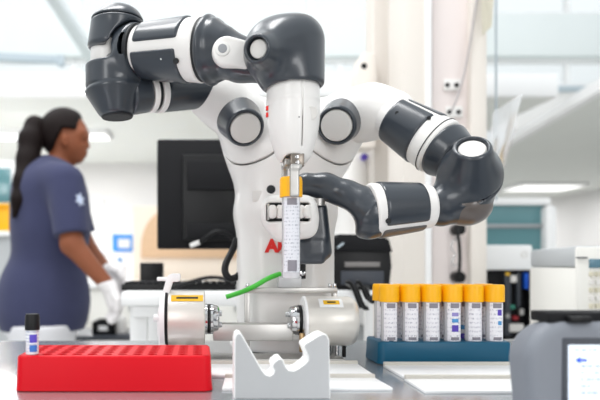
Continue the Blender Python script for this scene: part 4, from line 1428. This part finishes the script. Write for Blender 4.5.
# hook shaped wrist reaching over to the hand
hk = chain([(P(369, 214, .868), 25.5 * sc(.868)), (P(360, 207, .872), 20 * sc(.87)), (P(346, 195, .878), 13.5 * sc(.875)), (P(326, 186.5, .885), 12 * sc(.88)), (P(306, 184, .888), 11.5 * sc(.88))], .012)
hk = s_sub(.010, hk, s_cyl(P(335, 227, .80), P(335, 227, .95), 20 * sc(.87)))
w2 = solid('wrist_hook', hk, *around([P(372, 214, .87), P(303, 184, .885), P(350, 240, .87)], .05), H, M_robot_d, RB)
lathe('wrist_pin', P(318, 199, .885), P(318, 206, .885), [(0, 0), (0, 7 * sc(.885)), (.0103, 7 * sc(.885)), (.0103, 0)], M_alu, w2, 28)
w3f = su(.008, s_box(P(313, 232, .91), (14.5 * sc(.9), .028, 29 * sc(.9)), np.array(Matrix.Rotation(math.radians(-6), 3, 'Y')), .012), s_box(P(308, 252, .905), (14.5 * sc(.9), .024, 12 * sc(.9)), None, .006))
w3 = solid('wrist_block', w3f, *around([P(290, 198, .9), P(332, 268, .9)], .04), H, M_robot_d, RB)
# second white hand, seen end-on
d = .865; k = sc(d)
u = lambda px, py, dd=0.0: P(px, py, d + dd)
h2 = su(.012, s_box(u(289, 213), (28.5 * k, .025, 19.5 * k), None, .024), s_box(u(293, 226), (23 * k, .022, 14.5 * k), np.array(Matrix.Rotation(math.radians(-8), 3, 'Y')), .016))
h2 = s_int(.006, h2, s_plane(u(289, 194.5), (0, 0, 1)))
h2c = s_sub(.003, h2, s_box(u(288.5, 212, -.022), (21.0 * k, .014, 9.3 * k), None, .004))
hd2 = solid('gripper_hand', h2c, *around([u(258, 192), u(320, 246)], .03), .0016, M_robot_w, RB)
slot = box('slot_lining', u(288.5, 212, -.010), (41 * k, .003, 18 * k), M_seam, hd2, .0005)
for px in (272, 279.5, 300, 307):
    solid('finger', su(.003, s_box(u(px, 212, -.018), (3.2 * k, .010, 6.5 * k), None, .003), s_box(u(px + (2 if px < 290 else -2), 212, -.024), (2.4 * k, .006, 4.2 * k), None, .002)), *around([u(px, 212, -.018)], .022), .0011, M_robot_w, hd2)
for px in (268.2, 309.3):
    box('jaw_rail', u(px, 212, -.0165), (1.8 * k, .012, 16 * k), M_alu, hd2, .0006)
tube('hose', [P(237, 238, 1.10), P(234, 248, 1.10), P(228, 258, 1.09), P(224, 268, 1.08), P(226, 277, 1.07), P(233, 281, 1.07), P(240, 274, 1.09)], 0.0065, M_black, RB)

# ------------------------------------------------------------------ capped tubes
M_print = mat('dark_label_print', (138, 134, 142), .5)
def big_tube(cap_c, k, label, group, stripes, cap_d=0.0165, length=0.092, lab_mat=None, lt=(.2, .755)):
    """yellow-capped clear tube. cap_c: centre of the cap top; stripes: list of (name, t0, t1, material, half arc) on the label"""
    r = cap_d
    top = Vector(cap_c)
    L = length
    bot = top - Vector((0, 0, L))
    root = thing('capped_tube', bot, label, 'tube', group)
    hcap = r * 1.75
    bm = bmesh.new()
    # ribbed cap
    n = 60
    prof = [(0, r * .80), (0, r), (hcap * .80, r), (hcap * .93, r * .985), (hcap, r * .92), (hcap, 0)]
    rings = []
    for t, rr in prof:
        if rr == 0:
            rings.append([bm.verts.new(top + Vector((0, 0, -hcap + t)))])
            continue
        ring = []
        for i in range(n):
            an = 2 * math.pi * i / n
            rib = (0.97 if (i % 2) else 1.0) if t < hcap * .9 else 0.985
            ring.append(bm.verts.new(top + Vector((rr * rib * math.cos(an), rr * rib * math.sin(an), -hcap + t))))
        rings.append(ring)
    for A, B in zip(rings[:-1], rings[1:]):
        for i in range(n):
            j = (i + 1) % n
            if len(B) == 1:
                bm.faces.new((A[i], A[j], B[0]))
            else:
                bm.faces.new((A[i], A[j], B[j], B[i]))
    from_bm('cap', bm, M_yellow, root, 50)
    rb = r * .80
    Lb = L - hcap * .6
    ti = .0011
    body = lathe('tube_body', bot, bot + Vector((0, 0, 1)), [(0, 0), (0, rb * .92), (.0012, rb), (Lb, rb), (Lb, rb - ti), (.003, rb - ti), (.002, 0)], M_tube, root, 36)
    gr = lathe('gel_plug', bot + Vector((0, 0, .0035)), bot + Vector((0, 0, 1)), [(0, 0), (0, rb * .70), (L * .13, rb * .70), (L * .13, 0)], M_grey_in, root, 28)
    tp = lathe('upper_plug', bot + Vector((0, 0, L - hcap - L * .13)), bot + Vector((0, 0, L)), [(0, 0), (0, rb * .60), (L * .12, rb * .60), (L * .12, 0)], M_grey_in, root, 28)
    arc = (math.pi * 1.5 - .95, math.pi * 1.5 + .95)
    lb = lathe('paper_label', bot + Vector((0, 0, L * lt[0])), bot + Vector((0, 0, L)), [(0, rb + .0002), (0, rb + .0005), (L * (lt[1] - lt[0]), rb + .0005), (L * (lt[1] - lt[0]), rb + .0002)], lab_mat or M_label, root, 30, 30, arc)
    stripes = list(stripes) + [('dark_print', lt[1] - .075, lt[1] - .008, M_print, -.55, .5), ('dark_print', lt[0] + (.045 if lt[0] > .15 else .01), lt[0] + (.085 if lt[0] > .15 else .12), M_print, -.5, .5)]
    for nm, t0, t1, m, a0, a1 in stripes:
        lathe(nm, bot + Vector((0, 0, L * t0)), bot + Vector((0, 0, L)), [(0, rb + .0005), (0, rb + .0008), (L * (t1 - t0), rb + .0008), (L * (t1 - t0), rb + .0005)], m, lb, 8, 30, (math.pi * 1.5 + a0, math.pi * 1.5 + a1))
    return root

# held tube
k = sc(.785)
M_lab_held = label_mat('graduated_label', (226, 226, 232), (176, 178, 188), 420, .55, 'Z', (2.0, 2.0, .6))
ht = big_tube(P(291, 177.5, .787), .77, 'yellow-capped clear tube gripped by the robot hand, hanging in front of the white hand', None,
              [], cap_d=11.3 * k, length=101 * k, lab_mat=M_lab_held, lt=(.06, .795))
# teal rack of tubes
TRd = .90
rz = 0.0
xa, xb = P(379.5, 0, TRd).x, P(513, 0, TRd).x
RK = thing('tube_rack', ((xa + xb) / 2, TRd + .038, TT), 'teal tube rack holding yellow-capped tubes at right', 'rack')
def rack_block(name, x0, x1, y0, y1, z0, z1, holes, hr, depth, m, parent, bev=.003, floor_m=None):
    """solid block with real round wells: holes = list of (x,y)"""
    bm = bmesh.new()
    xs = sorted({h[0] for h in holes}); ys = sorted({h[1] for h in holes})
    gx = [x0 + bev] + [(xs[i] + xs[i + 1]) / 2 for i in range(len(xs) - 1)] + [x1 - bev]
    gy = [y0 + bev] + [(ys[i] + ys[i + 1]) / 2 for i in range(len(ys) - 1)] + [y1 - bev]
    N = 16
    for i, hx in enumerate(xs):
        for j, hy in enumerate(ys):
            ax0, ax1, ay0, ay1 = gx[i], gx[i + 1], gy[j], gy[j + 1]
            outer, ring, low = [], [], []
            for q_ in range(N):
                an = 2 * math.pi * (q_ + .5) / N
                c, s_ = math.cos(an), math.sin(an)
                t = 1e9
                if c > 1e-9: t = min(t, (ax1 - hx) / c)
                if c < -1e-9: t = min(t, (ax0 - hx) / c)
                if s_ > 1e-9: t = min(t, (ay1 - hy) / s_)
                if s_ < -1e-9: t = min(t, (ay0 - hy) / s_)
                outer.append(bm.verts.new((hx + c * t, hy + s_ * t, z1)))
                ring.append(bm.verts.new((hx + c * hr, hy + s_ * hr, z1)))
                low.append(bm.verts.new((hx + c * hr * .94, hy + s_ * hr * .94, z1 - depth)))
            for q_ in range(N):
                w_ = (q_ + 1) % N
                bm.faces.new((outer[q_], outer[w_], ring[w_], ring[q_]))
                bm.faces.new((ring[q_], ring[w_], low[w_], low[q_]))
                # fill the corners of the cell
                a_, b_ = outer[q_].co, outer[w_].co
                if abs(a_.x - b_.x) > 1e-7 and abs(a_.y - b_.y) > 1e-7:
                    cxn = ax1 if a_.x > hx else ax0
                    cyn = ay1 if a_.y > hy else ay0
                    cv = bm.verts.new((cxn, cyn, z1))
                    bm.faces.new((outer[q_], cv, outer[w_]))
            bm.faces.new(low)
    # outer walls with rounded top rim and corners
    def ringpts(ins, z):
        rad = .010 - ins * .5
        out = []
        for (cx, cy, a0) in ((x1 - .010, y1 - .010, 0), (x0 + .010, y1 - .010, 90), (x0 + .010, y0 + .010, 180), (x1 - .010, y0 + .010, 270)):
            for q_ in range(7):
                an = math.radians(a0 + 15 * q_)
                out.append(bm.verts.new((cx + (.010 - ins) * math.cos(an), cy + (.010 - ins) * math.sin(an), z)))
        return out
    rs = [ringpts(-.002, z0 + .0015), ringpts(-.001, z0 + .010), ringpts(0, z1 - bev), ringpts(bev * .3, z1 - bev * .3), ringpts(bev, z1)]
    rb_ = ringpts(.001, z0)
    rs = [rb_] + rs
    for A, B in zip(rs[:-1], rs[1:]):
        for q_ in range(len(A)):
            w_ = (q_ + 1) % len(A)
            bm.faces.new((A[q_], A[w_], B[w_], B[q_]))
    bm.faces.new(rs[0])
    # strip between top ring and inner rectangle (corners only, tiny)
    T = rs[-1]
    rect = [bm.verts.new((gx[-1], gy[-1], z1)), bm.verts.new((gx[0], gy[-1], z1)), bm.verts.new((gx[0], gy[0], z1)), bm.verts.new((gx[-1], gy[0], z1))]
    for c_ in range(4):
        seg = T[c_ * 7:(c_ + 1) * 7]
        for q_ in range(6):
            bm.faces.new((rect[c_], seg[q_], seg[q_ + 1]))
        nx_ = T[((c_ + 1) % 4) * 7]
        bm.faces.new((rect[c_], seg[-1], nx_, rect[(c_ + 1) % 4]))
    bmesh.ops.remove_doubles(bm, verts=bm.verts[:], dist=1e-6)
    return from_bm(name, bm, m, parent, 35)

rackh = .0345
pitch = .0338
y_front, y_back = TRd + .0205, TRd + .0555
x_front = [P(px, 0, y_front).x for px in (389, 410, 431, 452, 473, 494)]
holes = [(x, y) for x in x_front for y in (y_front, y_back)]
holes = [(x - .0, y) for x, y in holes]
rack_block('rack_body', xa, xb, TRd, TRd + .078, TT, TT + rackh, holes, .0128, .026, M_teal, RK)
frontS = [
    [('grey_print', .2, .24, M_grey_in, -.3, .25)],
    [],
    [],
    [('violet_block', .36, .45, M_purple, -.4, .4), ('blue_block', .485, .535, M_blueb, -.4, .4), ('violet_band', .57, .62, mat('pale_violet', (150, 140, 200), .5), -.4, .4)],
    [],
    [('violet_block', .58, .66, M_purple, -.05, .5), ('blue_block', .45, .505, M_blueb, .0, .5)],
]
front_l = ['yellow-capped tube at the left end of the front row in the teal rack',
           'front-row yellow-capped tube in the teal rack, second from the left',
           'front-row yellow-capped tube in the teal rack, third from the left',
           'front-row yellow-capped tube with a large violet block above the rack edge, fourth from left',
           'front-row yellow-capped tube beside the right-end one, with a plain white label',
           'yellow-capped tube at the right end of the front row, with violet and blue marks']
back_l = ['back-row yellow-capped tube peeping out at the left end of the teal rack',
          'back-row yellow-capped tube seen between the first and second front tubes',
          'back-row yellow-capped tube seen between the second and third front tubes',
          'back-row yellow-capped tube seen between the third and fourth front tubes',
          'back-row yellow-capped tube with violet and blue marks, behind the fourth front tube',
          'back-row yellow-capped tube seen between the last two front tubes']
capz = P(0, 284.5, TRd + .022).z
for i, x in enumerate(x_front):
    Lt = capz - (TT + rackh - .0255)
    big_tube((x, y_front, capz), .9, front_l[i], 'yellow-capped tubes in the teal rack', frontS[i], cap_d=.0150, length=Lt)
    st = [('violet_block', .2, .3, M_purple, -.9, -.1), ('blue_block', .36, .42, M_blueb, -.9, -.1)] if i == 4 else []
    big_tube((x, y_back, capz), .95, back_l[i], 'yellow-capped tubes in the teal rack', st, cap_d=.0150, length=Lt)

# ------------------------------------------------------------------ red rack
dF = .709
xa, xb = P(15.5, 0, dF).x, P(211, 0, dF).x
RR = thing('tube_rack', ((xa + xb) / 2, dF + .05, TT), 'red tube rack with rows of empty wells at left', 'rack')
nx_, ny_ = 12, 5
cols = [xa + .016 + (xb - xa - .032) * i / (nx_ - 1) for i in range(nx_)]
rows = [dF + .014 + (.100 - .028) * j / (ny_ - 1) for j in range(ny_)]
RRb = rack_block('rack_body', xa, xb, dF, dF + .100, TT, TT + .0425, [(x, y) for x in cols for y in rows], .0064, .034, M_red, RR)
# small black-capped tube standing in the red rack
tx, ty = cols[0], rows[0]
b0 = Vector((tx, ty, TT + .0425 - .0335))
o = thing('sample_vial', b0, 'slim tube with black screw cap standing in the red rack', 'tube')
kk = ty / F
hz = lambda py: P(0, py, ty).z
ztop, zcap = hz(313), hz(329)
lathe('vial_body', b0, b0 + Vector((0, 0, 1)), [(0, 0), (0, .003), (.004, .0054), (zcap - b0.z, .0054), (zcap - b0.z, .0046), (.006, .0046), (.004, 0)], M_tube, o, 28)
lathe('vial_cap', (tx, ty, zcap - .001), (tx, ty, ztop), [(0, 0), (0, .0088), (.004, .0090), ((ztop - zcap) * .85, .0086), ((ztop - zcap), .0078), ((ztop - zcap), 0)], M_black, o, 32)
lbz = TT + .0432
lv = lathe('vial_label', (tx, ty, lbz), (tx, ty, zcap), [(0, .0045), (0, .0076), (zcap - lbz - .001, .0076), (zcap - lbz - .001, .0045)], label_mat('vial_print', (236, 236, 240), (150, 160, 190), 500, .5), o, 36)
lathe('violet_block', (tx, ty, hz(342)), (tx, ty, zcap), [(0, .0077), (0, .0080), (hz(334) - hz(342), .0080), (hz(334) - hz(342), .0077)], mat('deep_violet', (92, 74, 190), .5), lv, 10, 30, (math.pi * 1.5 - .15, math.pi * 1.5 + 1.0))
lathe('blue_block', (tx, ty, hz(351)), (tx, ty, zcap), [(0, .0077), (0, .0080), (hz(344.5) - hz(351), .0082), (hz(344.5) - hz(351), .0079)], mat('mid_blue', (64, 120, 200), .5), lv, 10, 30, (math.pi * 1.5 - .15, math.pi * 1.5 + 1.0))

# ------------------------------------------------------------------ pale notched bracket in front
d = .672
pts = [(234, 399), (234.3, 340), (235.5, 335), (238, 332.8), (241, 333.6), (243.5, 337), (262.5, 370.5), (266, 374.5), (270, 375.5), (273, 373.5), (274, 370.5), (272.2, 366), (273, 363.2),
       (277.5, 359.2), (281, 358.2), (283, 359.8), (286.5, 367.5), (289, 370), (294, 370.5), (298, 368.5), (305.5, 363), (307.8, 360), (307.8, 356.5), (303.6, 346.5), (304.2, 344.3), (319, 335), (323.5, 333.5), (327, 335), (329.5, 340), (330.5, 399)]
BK = thing('notched_bracket', (P(282, 0, d).x, d + .015, TT), 'pale grey W-notched metal tube cradle standing in the front centre', 'bracket')
pz = [((x - PPX) * d / F, max(TT + 0.0005, ZC - (y - HOR) * d / F)) for x, y in pts]
bm = bmesh.new()
fr = [bm.verts.new((x, d, z)) for x, z in pz]
f = bm.faces.new(fr)
r_ = bmesh.ops.extrude_face_region(bm, geom=[f])
bk = [v for v in r_['geom'] if isinstance(v, bmesh.types.BMVert)]
for v in bk:
    v.co.y = d + .034
bmesh.ops.recalc_face_normals(bm, faces=bm.faces[:])
es = [e for e in bm.edges if abs(e.verts[0].co.y - e.verts[1].co.y) < 1e-7 and e.verts[0].co.y < d + .001 and max(e.verts[0].co.z, e.verts[1].co.z) > TT + .004]
bmesh.ops.bevel(bm, geom=es, offset=.0012, segments=2, profile=.5, affect='EDGES')
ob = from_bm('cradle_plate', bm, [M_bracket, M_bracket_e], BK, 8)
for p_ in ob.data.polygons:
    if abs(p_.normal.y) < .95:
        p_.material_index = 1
box2('cradle_foot', (pz[0][0] + .002, d + .004, TT), (pz[-1][0] - .002, d + .060, TT + .005), M_bracket, BK, .001)

# ------------------------------------------------------------------ tube decapper behind the racks
d = .94; k = sc(d)
DC = thing('tube_decapper', (P(260, 0, d).x, d, TT), 'silver twin-spindle machine with two facing cylinder heads behind the racks', 'machine')
u = lambda px, py, dd=0.0: P(px, py, d + dd)
def head(x0, x1, yc, r, end, rounded):
    a, b = u(x0, yc), u(x1, yc)
    L = (b - a).length
    prof = [(0, 0), (0, r - .003), (.001, r - .001), (.003, r)]
    if rounded:
        prof += [(L - .012, r), (L - .006, r - .002), (L - .002, r - .006), (L, r - .014), (L, 0)]
    else:
        prof += [(L - .002, r), (L, r - .002), (L, 0)]
    return lathe('spindle_housing', a, b, prof, M_housing, DC, 64, 30)
h1 = head(168, 205, 318, 27.2 * k, 1, False)
# dark gasket and rear flange of the left head
a, b = u(163.5, 318), u(168, 318)
lathe('rear_flange', u(161, 318), u(166, 318), [(0, 0), (0, 26.5 * k), (5 * k, 27.5 * k), (5 * k, 0)], M_plate, h1, 56)
lathe('gasket', u(165.8, 318), u(168.2, 318), [(0, 0), (0, 27.6 * k), (2.4 * k, 27.6 * k), (2.4 * k, 0)], M_black, h1, 56)
h2 = head(304, 355.5, 321, 24.5 * k, 1, True)
lathe('front_flange', u(302.5, 321), u(304.5, 321), [(0, 0), (0, 24.2 * k), (2 * k, 25 * k), (2 * k, 0)], M_plate, h2, 56)
def chuck(x0, sgn, yc, parent):
    t = [0, 2.2, 2.2, 4.6, 4.6, 5.6, 5.6, 8.0, 9.0, 12.5, 14.0, 14.0]
    rr = [15.2, 15.2, 13.0, 13.0, 14.4, 14.4, 14.8, 14.8, 14.0, 13.2, 11.5, 0]
    A = u(x0, yc); B = u(x0 + sgn * 14, yc)
    lathe('chuck', A, B, [(0, 0)] + [(a_ * k, b_ * k) for a_, b_ in zip(t, rr)], M_chrome, parent, 48)
    for q_, w_ in ((2.4, 2.2), (4.7, 0.9)):
        lathe('rubber_ring', u(x0 + sgn * q_, yc), u(x0 + sgn * (q_ + w_), yc), [(0, 0), (0, 14.9 * k), (w_ * k, 14.9 * k), (w_ * k, 0)], M_black, parent, 48)
    for an in (40, 130, 220, 310):
        c = u(x0 + sgn * 13.6, yc) + Vector((0, math.cos(math.radians(an)) * 8 * k, math.sin(math.radians(an)) * 8 * k))
        cyl_obj('jaw', c, c + Vector((sgn * 3.0 * k, 0, 0)), 2.9 * k, M_steel, parent, .0008, 14)
chuck(205, 1, 319, h1)
chuck(303, -1, 320, h2)
# connecting beam and supports
box2('beam', (u(213, 0).x, d - .012, u(0, 340).z), (u(292, 0).x, d + .020, u(0, 323.5).z), M_alu, DC, .0015)
box2('beam_foot', (u(176, 0).x, d - .03, TT), (u(186, 0).x, d + .02, u(0, 343).z), M_plate, DC, .0015)
box2('beam_foot', (u(196, 0).x, d - .02, TT), (u(203, 0).x, d + .02, u(0, 343).z), M_plate, DC, .0015)
box2('beam_foot', (u(312, 0).x, d - .02, TT), (u(322, 0).x, d + .02, u(0, 343).z), M_alu, DC, .0015)
box2('base_plate', (u(160, 0).x, d - .035, TT), (u(340, 0).x, d + .027, TT + .008), M_alu, DC, .0015)
bp = [(x, y) for x, y in ((160, 360), (160, 318), (168, 318), (168, 360))]
box2('left_upright', (u(159.5, 0).x, d - .02, TT + .008), (u(166.5, 0).x, d + .02, u(0, 320).z), M_plate, DC, .002)
cyl_obj('brass_post', u(302, 352, -.02), u(302, 333, -.02), .0042, mat('brass', (178, 150, 110), .3, metal=.8), DC, .0008, 16)
for i_, (x0, x1) in enumerate(((327, 331), (335, 339), (342, 346))):
    cyl_obj('cable_gland', u((x0 + x1) / 2, 343), u((x0 + x1) / 2, 357), .0032, M_black if i_ != 1 else M_chrome, DC, .0006, 14)
# warning labels on top of the heads
def warn(x0, x1, yc, ytop, hy, r, parent, dark):
    # a curved label on the housing, seen near the top edge
    A = u(x0, yc); B = u(x1, yc)
    L = (B - A).length
    R3 = rot_from(B - A)
    # angles measured around the axis; find the direction of up-front
    tgt = Vector((0, -math.sin(math.radians(52)), math.cos(math.radians(52)))) if False else None
    def ang(v):
        w_ = R3.transposed() @ Vector(v)
        return math.atan2(w_.y, w_.x)
    cth = ang((0, -math.sin(math.radians(40)), math.cos(math.radians(40))))
    pl = lathe('warning_label', A, B, [(0, r + .0001), (0, r + .0005), (L, r + .0005), (L, r + .0001)], M_yel_lab, parent, 10, 30, (cth - .16, cth + .16))
    A2 = A.lerp(B, .16); B2 = A.lerp(B, .84); L2 = (B2 - A2).length
    lathe('warning_print', A2, B2, [(0, r + .0005), (0, r + .0008), (L2, r + .0008), (L2, r + .0005)], M_seam, pl, 6, 30, (cth - .045, cth + .045))
    return pl
warn(172, 203, 318, 294, 6, 27.2 * k, h1, False)
def white_pad(x0, x1, yc, r, parent):
    A = u(x0, yc); B = u(x1, yc); L = (B - A).length
    R3 = rot_from(B - A)
    w_ = R3.transposed() @ Vector((0, -math.sin(math.radians(38)), math.cos(math.radians(38))))
    cth = math.atan2(w_.y, w_.x)
    lathe('label_backing', A, B, [(0, r + .0001), (0, r + .0006), (L, r + .0006), (L, r + .0001)], M_plate, parent, 12, 30, (cth - .26, cth + .26))
    A2 = A.lerp(B, .18); B2 = A.lerp(B, .86); L2 = (B2 - A2).length
    pl = lathe('warning_label', A2, B2, [(0, r + .0006), (0, r + .0009), (L2, r + .0009), (L2, r + .0006)], M_yel_lab, parent, 8, 30, (cth - .12, cth + .12))
    A3 = A.lerp(B, .34); B3 = A.lerp(B, .7); L3 = (B3 - A3).length
    lathe('warning_print', A3, B3, [(0, r + .0009), (0, r + .0012), (L3, r + .0012), (L3, r + .0009)], M_seam, pl, 6, 30, (cth - .04, cth + .04))
white_pad(316, 339, 321, 24.5 * k, h2)
# lever handle on the left
lev = [(157.5, 336), (156.5, 318), (160.5, 300), (165.5, 282), (168, 275.5), (172, 273.5), (180, 273.5), (181, 277), (179.5, 281.5), (173, 282), (170.5, 290), (166.5, 305), (164.5, 318), (163.5, 337)]
prism('lever', [((x - PPX) * .93 / F, ZC - (y - HOR) * .93 / F) for x, y in lev], .925, .937, M_plate, DC, .002)
c = P(153.5, 318, .93)
cyl_obj('lever_knob', c, c + Vector((.013, 0, 0)), .0062, M_plate, DC, .002, 20)
c = P(157, 279, .931)
cyl_obj('lever_pin', c, c + Vector((.020, 0, 0)), .0032, M_plate, DC, .001, 16)

# ------------------------------------------------------------------ metal gantry frame in front of the robot body
d = .99; k = sc(d)
u = lambda px, py, dd=0.0: P(px, py, d + dd)
GF = thing('gantry_frame', (P(290, 0, d).x, d, TT), 'slim silver metal frame spanning behind the twin-spindle machine', 'frame')
box2('frame_post', (u(244.5, 0).x, d - .006, TT), (u(249.5, 0).x, d + .006, u(0, 288).z), M_alu, GF, .001)
box2('frame_post', (u(332, 0).x, d - .006, TT), (u(336.5, 0).x, d + .006, u(0, 289).z), M_alu, GF, .001)
box2('frame_bar', (u(244.5, 0).x, d - .007, u(0, 293).z), (u(336.5, 0).x, d + .007, u(0, 287.5).z), M_alu, GF, .001)
for px in (247.5, 330, 334.5):
    cyl_obj('bolt', u(px, 288), u(px, 283.5), .0030, M_chrome, GF, .0006, 14)
SB = thing('sensor_block', (u(289, 0).x, d, u(0, 287.5).z), 'grey and black sensor block on the metal frame bar under the held tube', 'sensor')
box2('block_body', (u(278, 0).x, d - .010, u(0, 287.5).z), (u(300.5, 0).x, d + .012, u(0, 276).z), M_bracket, SB, .0012)
box2('black_head', (u(298, 0).x, d - .004, u(0, 279).z), (u(305.5, 0).x, d + .014, u(0, 262).z), M_black, SB, .0015)
cyl_obj('lens', u(302.5, 273, -.006), u(302.5, 273, .0), .0045, M_chrome, SB, .0008, 16)
# green cable
tag(tube('green_cable', [P(226, 297, 1.0), P(236, 294, 1.0), P(248, 290, .975), P(262, 282, .97), P(270, 277, .975), P(280, 274, .985)], .0042, M_green), 'bright green cable draped over the metal frame in front of the robot body', 'cable')

# ------------------------------------------------------------------ grey handheld terminal, right foreground
d = .56; k = sc(d)
HT = thing('handheld_terminal', (P(620, 0, d).x, d + .02, TT), 'grey rounded touch terminal with lit screen in the right foreground corner', 'terminal')
tilt = Matrix.Rotation(math.radians(-9), 3, 'X')
xl, zt_ = P(531, 0, d).x, P(0, 320, d + .02).z
hw = .115
cx = xl + hw
hh_ = (zt_ - TT) / 2 + .012
cz = zt_ - hh_
bodyf = s_plate((cx, d + .022, cz), hw, hh_, .040, .024, np.array(tilt), .013)
bodyf = s_int(.003, bodyf, s_not(s_plane((0, 0, TT + .0006), (0, 0, 1))))
tb_ = solid('terminal_casing', bodyf, [cx - hw - .01, d - .05, TT - .004], [cx + hw + .01, d + .10, zt_ + .012], .0020, M_device, HT)
# bezel and screen lie on the tilted front face
def on_face(px, py):
    dd = surf_y(bodyf, px, py, d - .08, d + .08)
    return P(px, py, dd)
pA, pB, pC = on_face(574, 350), on_face(574, 395), on_face(600, 372)
zdir = (pA - pB).normalized()
ydir = Vector((1, 0, 0)).cross(zdir).normalized() * -1
if ydir.y > 0:
    ydir = -ydir
R_ = Matrix((Vector((1, 0, 0)), -ydir, zdir)).transposed()
def facebox(name, px0, py0, px1, py1, out, m, parent, bevel=.0006):
    a_, b_ = on_face(px0, py0), on_face(min(px1, 640), py1)
    a_ = pA + Vector((P(px0, py0, d).x - pA.x, 0, 0)) + zdir * ((pA.z - P(0, py0, pA.y).z) * -1)
    w_ = (px1 - px0) * pA.y / F
    h_ = (py1 - py0) * pA.y / F
    c_ = Vector((P((px0 + px1) / 2, 0, pA.y).x, pA.y, pA.z)) + zdir * (P(0, (py0 + py1) / 2, pA.y).z - pA.z) + ydir * (out / 2 - .0012)
    return box(name, c_, (w_, out + .0024, h_), m, parent, bevel, R_)
bz = facebox('screen_bezel', 562, 338, 690, 424, .0016, M_bezel, HT, .0008)
sn = facebox('screen', 567, 345, 684, 418, .0030, M_screen, HT, .0004)
# interface marks on the screen
bm = bmesh.new()
base = lambda px, py: Vector((P(px, 0, pA.y).x, pA.y, pA.z)) + zdir * (P(0, py, pA.y).z - pA.z) + ydir * .0031
ar = [(573, 360.2), (578, 356.8), (578, 358.9), (584.5, 358.9), (584.5, 361.5), (578, 361.5), (578, 363.6)]
vs = [bm.verts.new(base(x, y)) for x, y in ar]
bm.faces.new(vs)
r_ = bmesh.ops.extrude_face_region(bm, geom=bm.faces[:])
for v in r_['geom']:
    if isinstance(v, bmesh.types.BMVert):
        v.co += ydir * .0006
from_bm('screen_arrow', bm, M_blue_ink, sn, 0)
bm = bmesh.new()
random.seed(5)
for row, py in enumerate((350, 366, 372.5, 379, 385.5, 392)):
    x = 573 + (6 if row else 0)
    while x < 640:
        w_ = random.uniform(2, 5)
        bm_box(bm, base((x + x + w_) / 2, py), (w_ * pA.y / F, .0008, 1.6 * pA.y / F), 0, R_)
        x += w_ + random.uniform(1.2, 3) + (8 if random.random() < .2 else 0)
from_bm('screen_lines', bm, M_grey_ink, sn, 0)
# black handle plate clipped on top
bt = P(0, 320, d).z
HP = box2('top_clip', (P(556, 0, d).x, d + .012, bt - .004), (P(640, 0, d).x, d + .045, P(0, 313.5, d).z), M_black2, HT, .002)
box2('clip_latch', (P(573, 0, d).x, d + .004, bt - .003), (P(596, 0, d).x, d + .02, bt + .003), M_black, HT, .0015)
box2('terminal_foot', (P(512, 0, d).x + .006, d + .01, TT), (P(512, 0, d).x + .03, d + .045, TT + .006), M_black, HT, .0015)

# tag the remaining copies of the scene's setting
for o in bpy.data.objects:
    if o.parent is None and o.type == 'MESH' and 'category' not in o and 'kind' not in o:
        print('UNTAGGED', o.name)
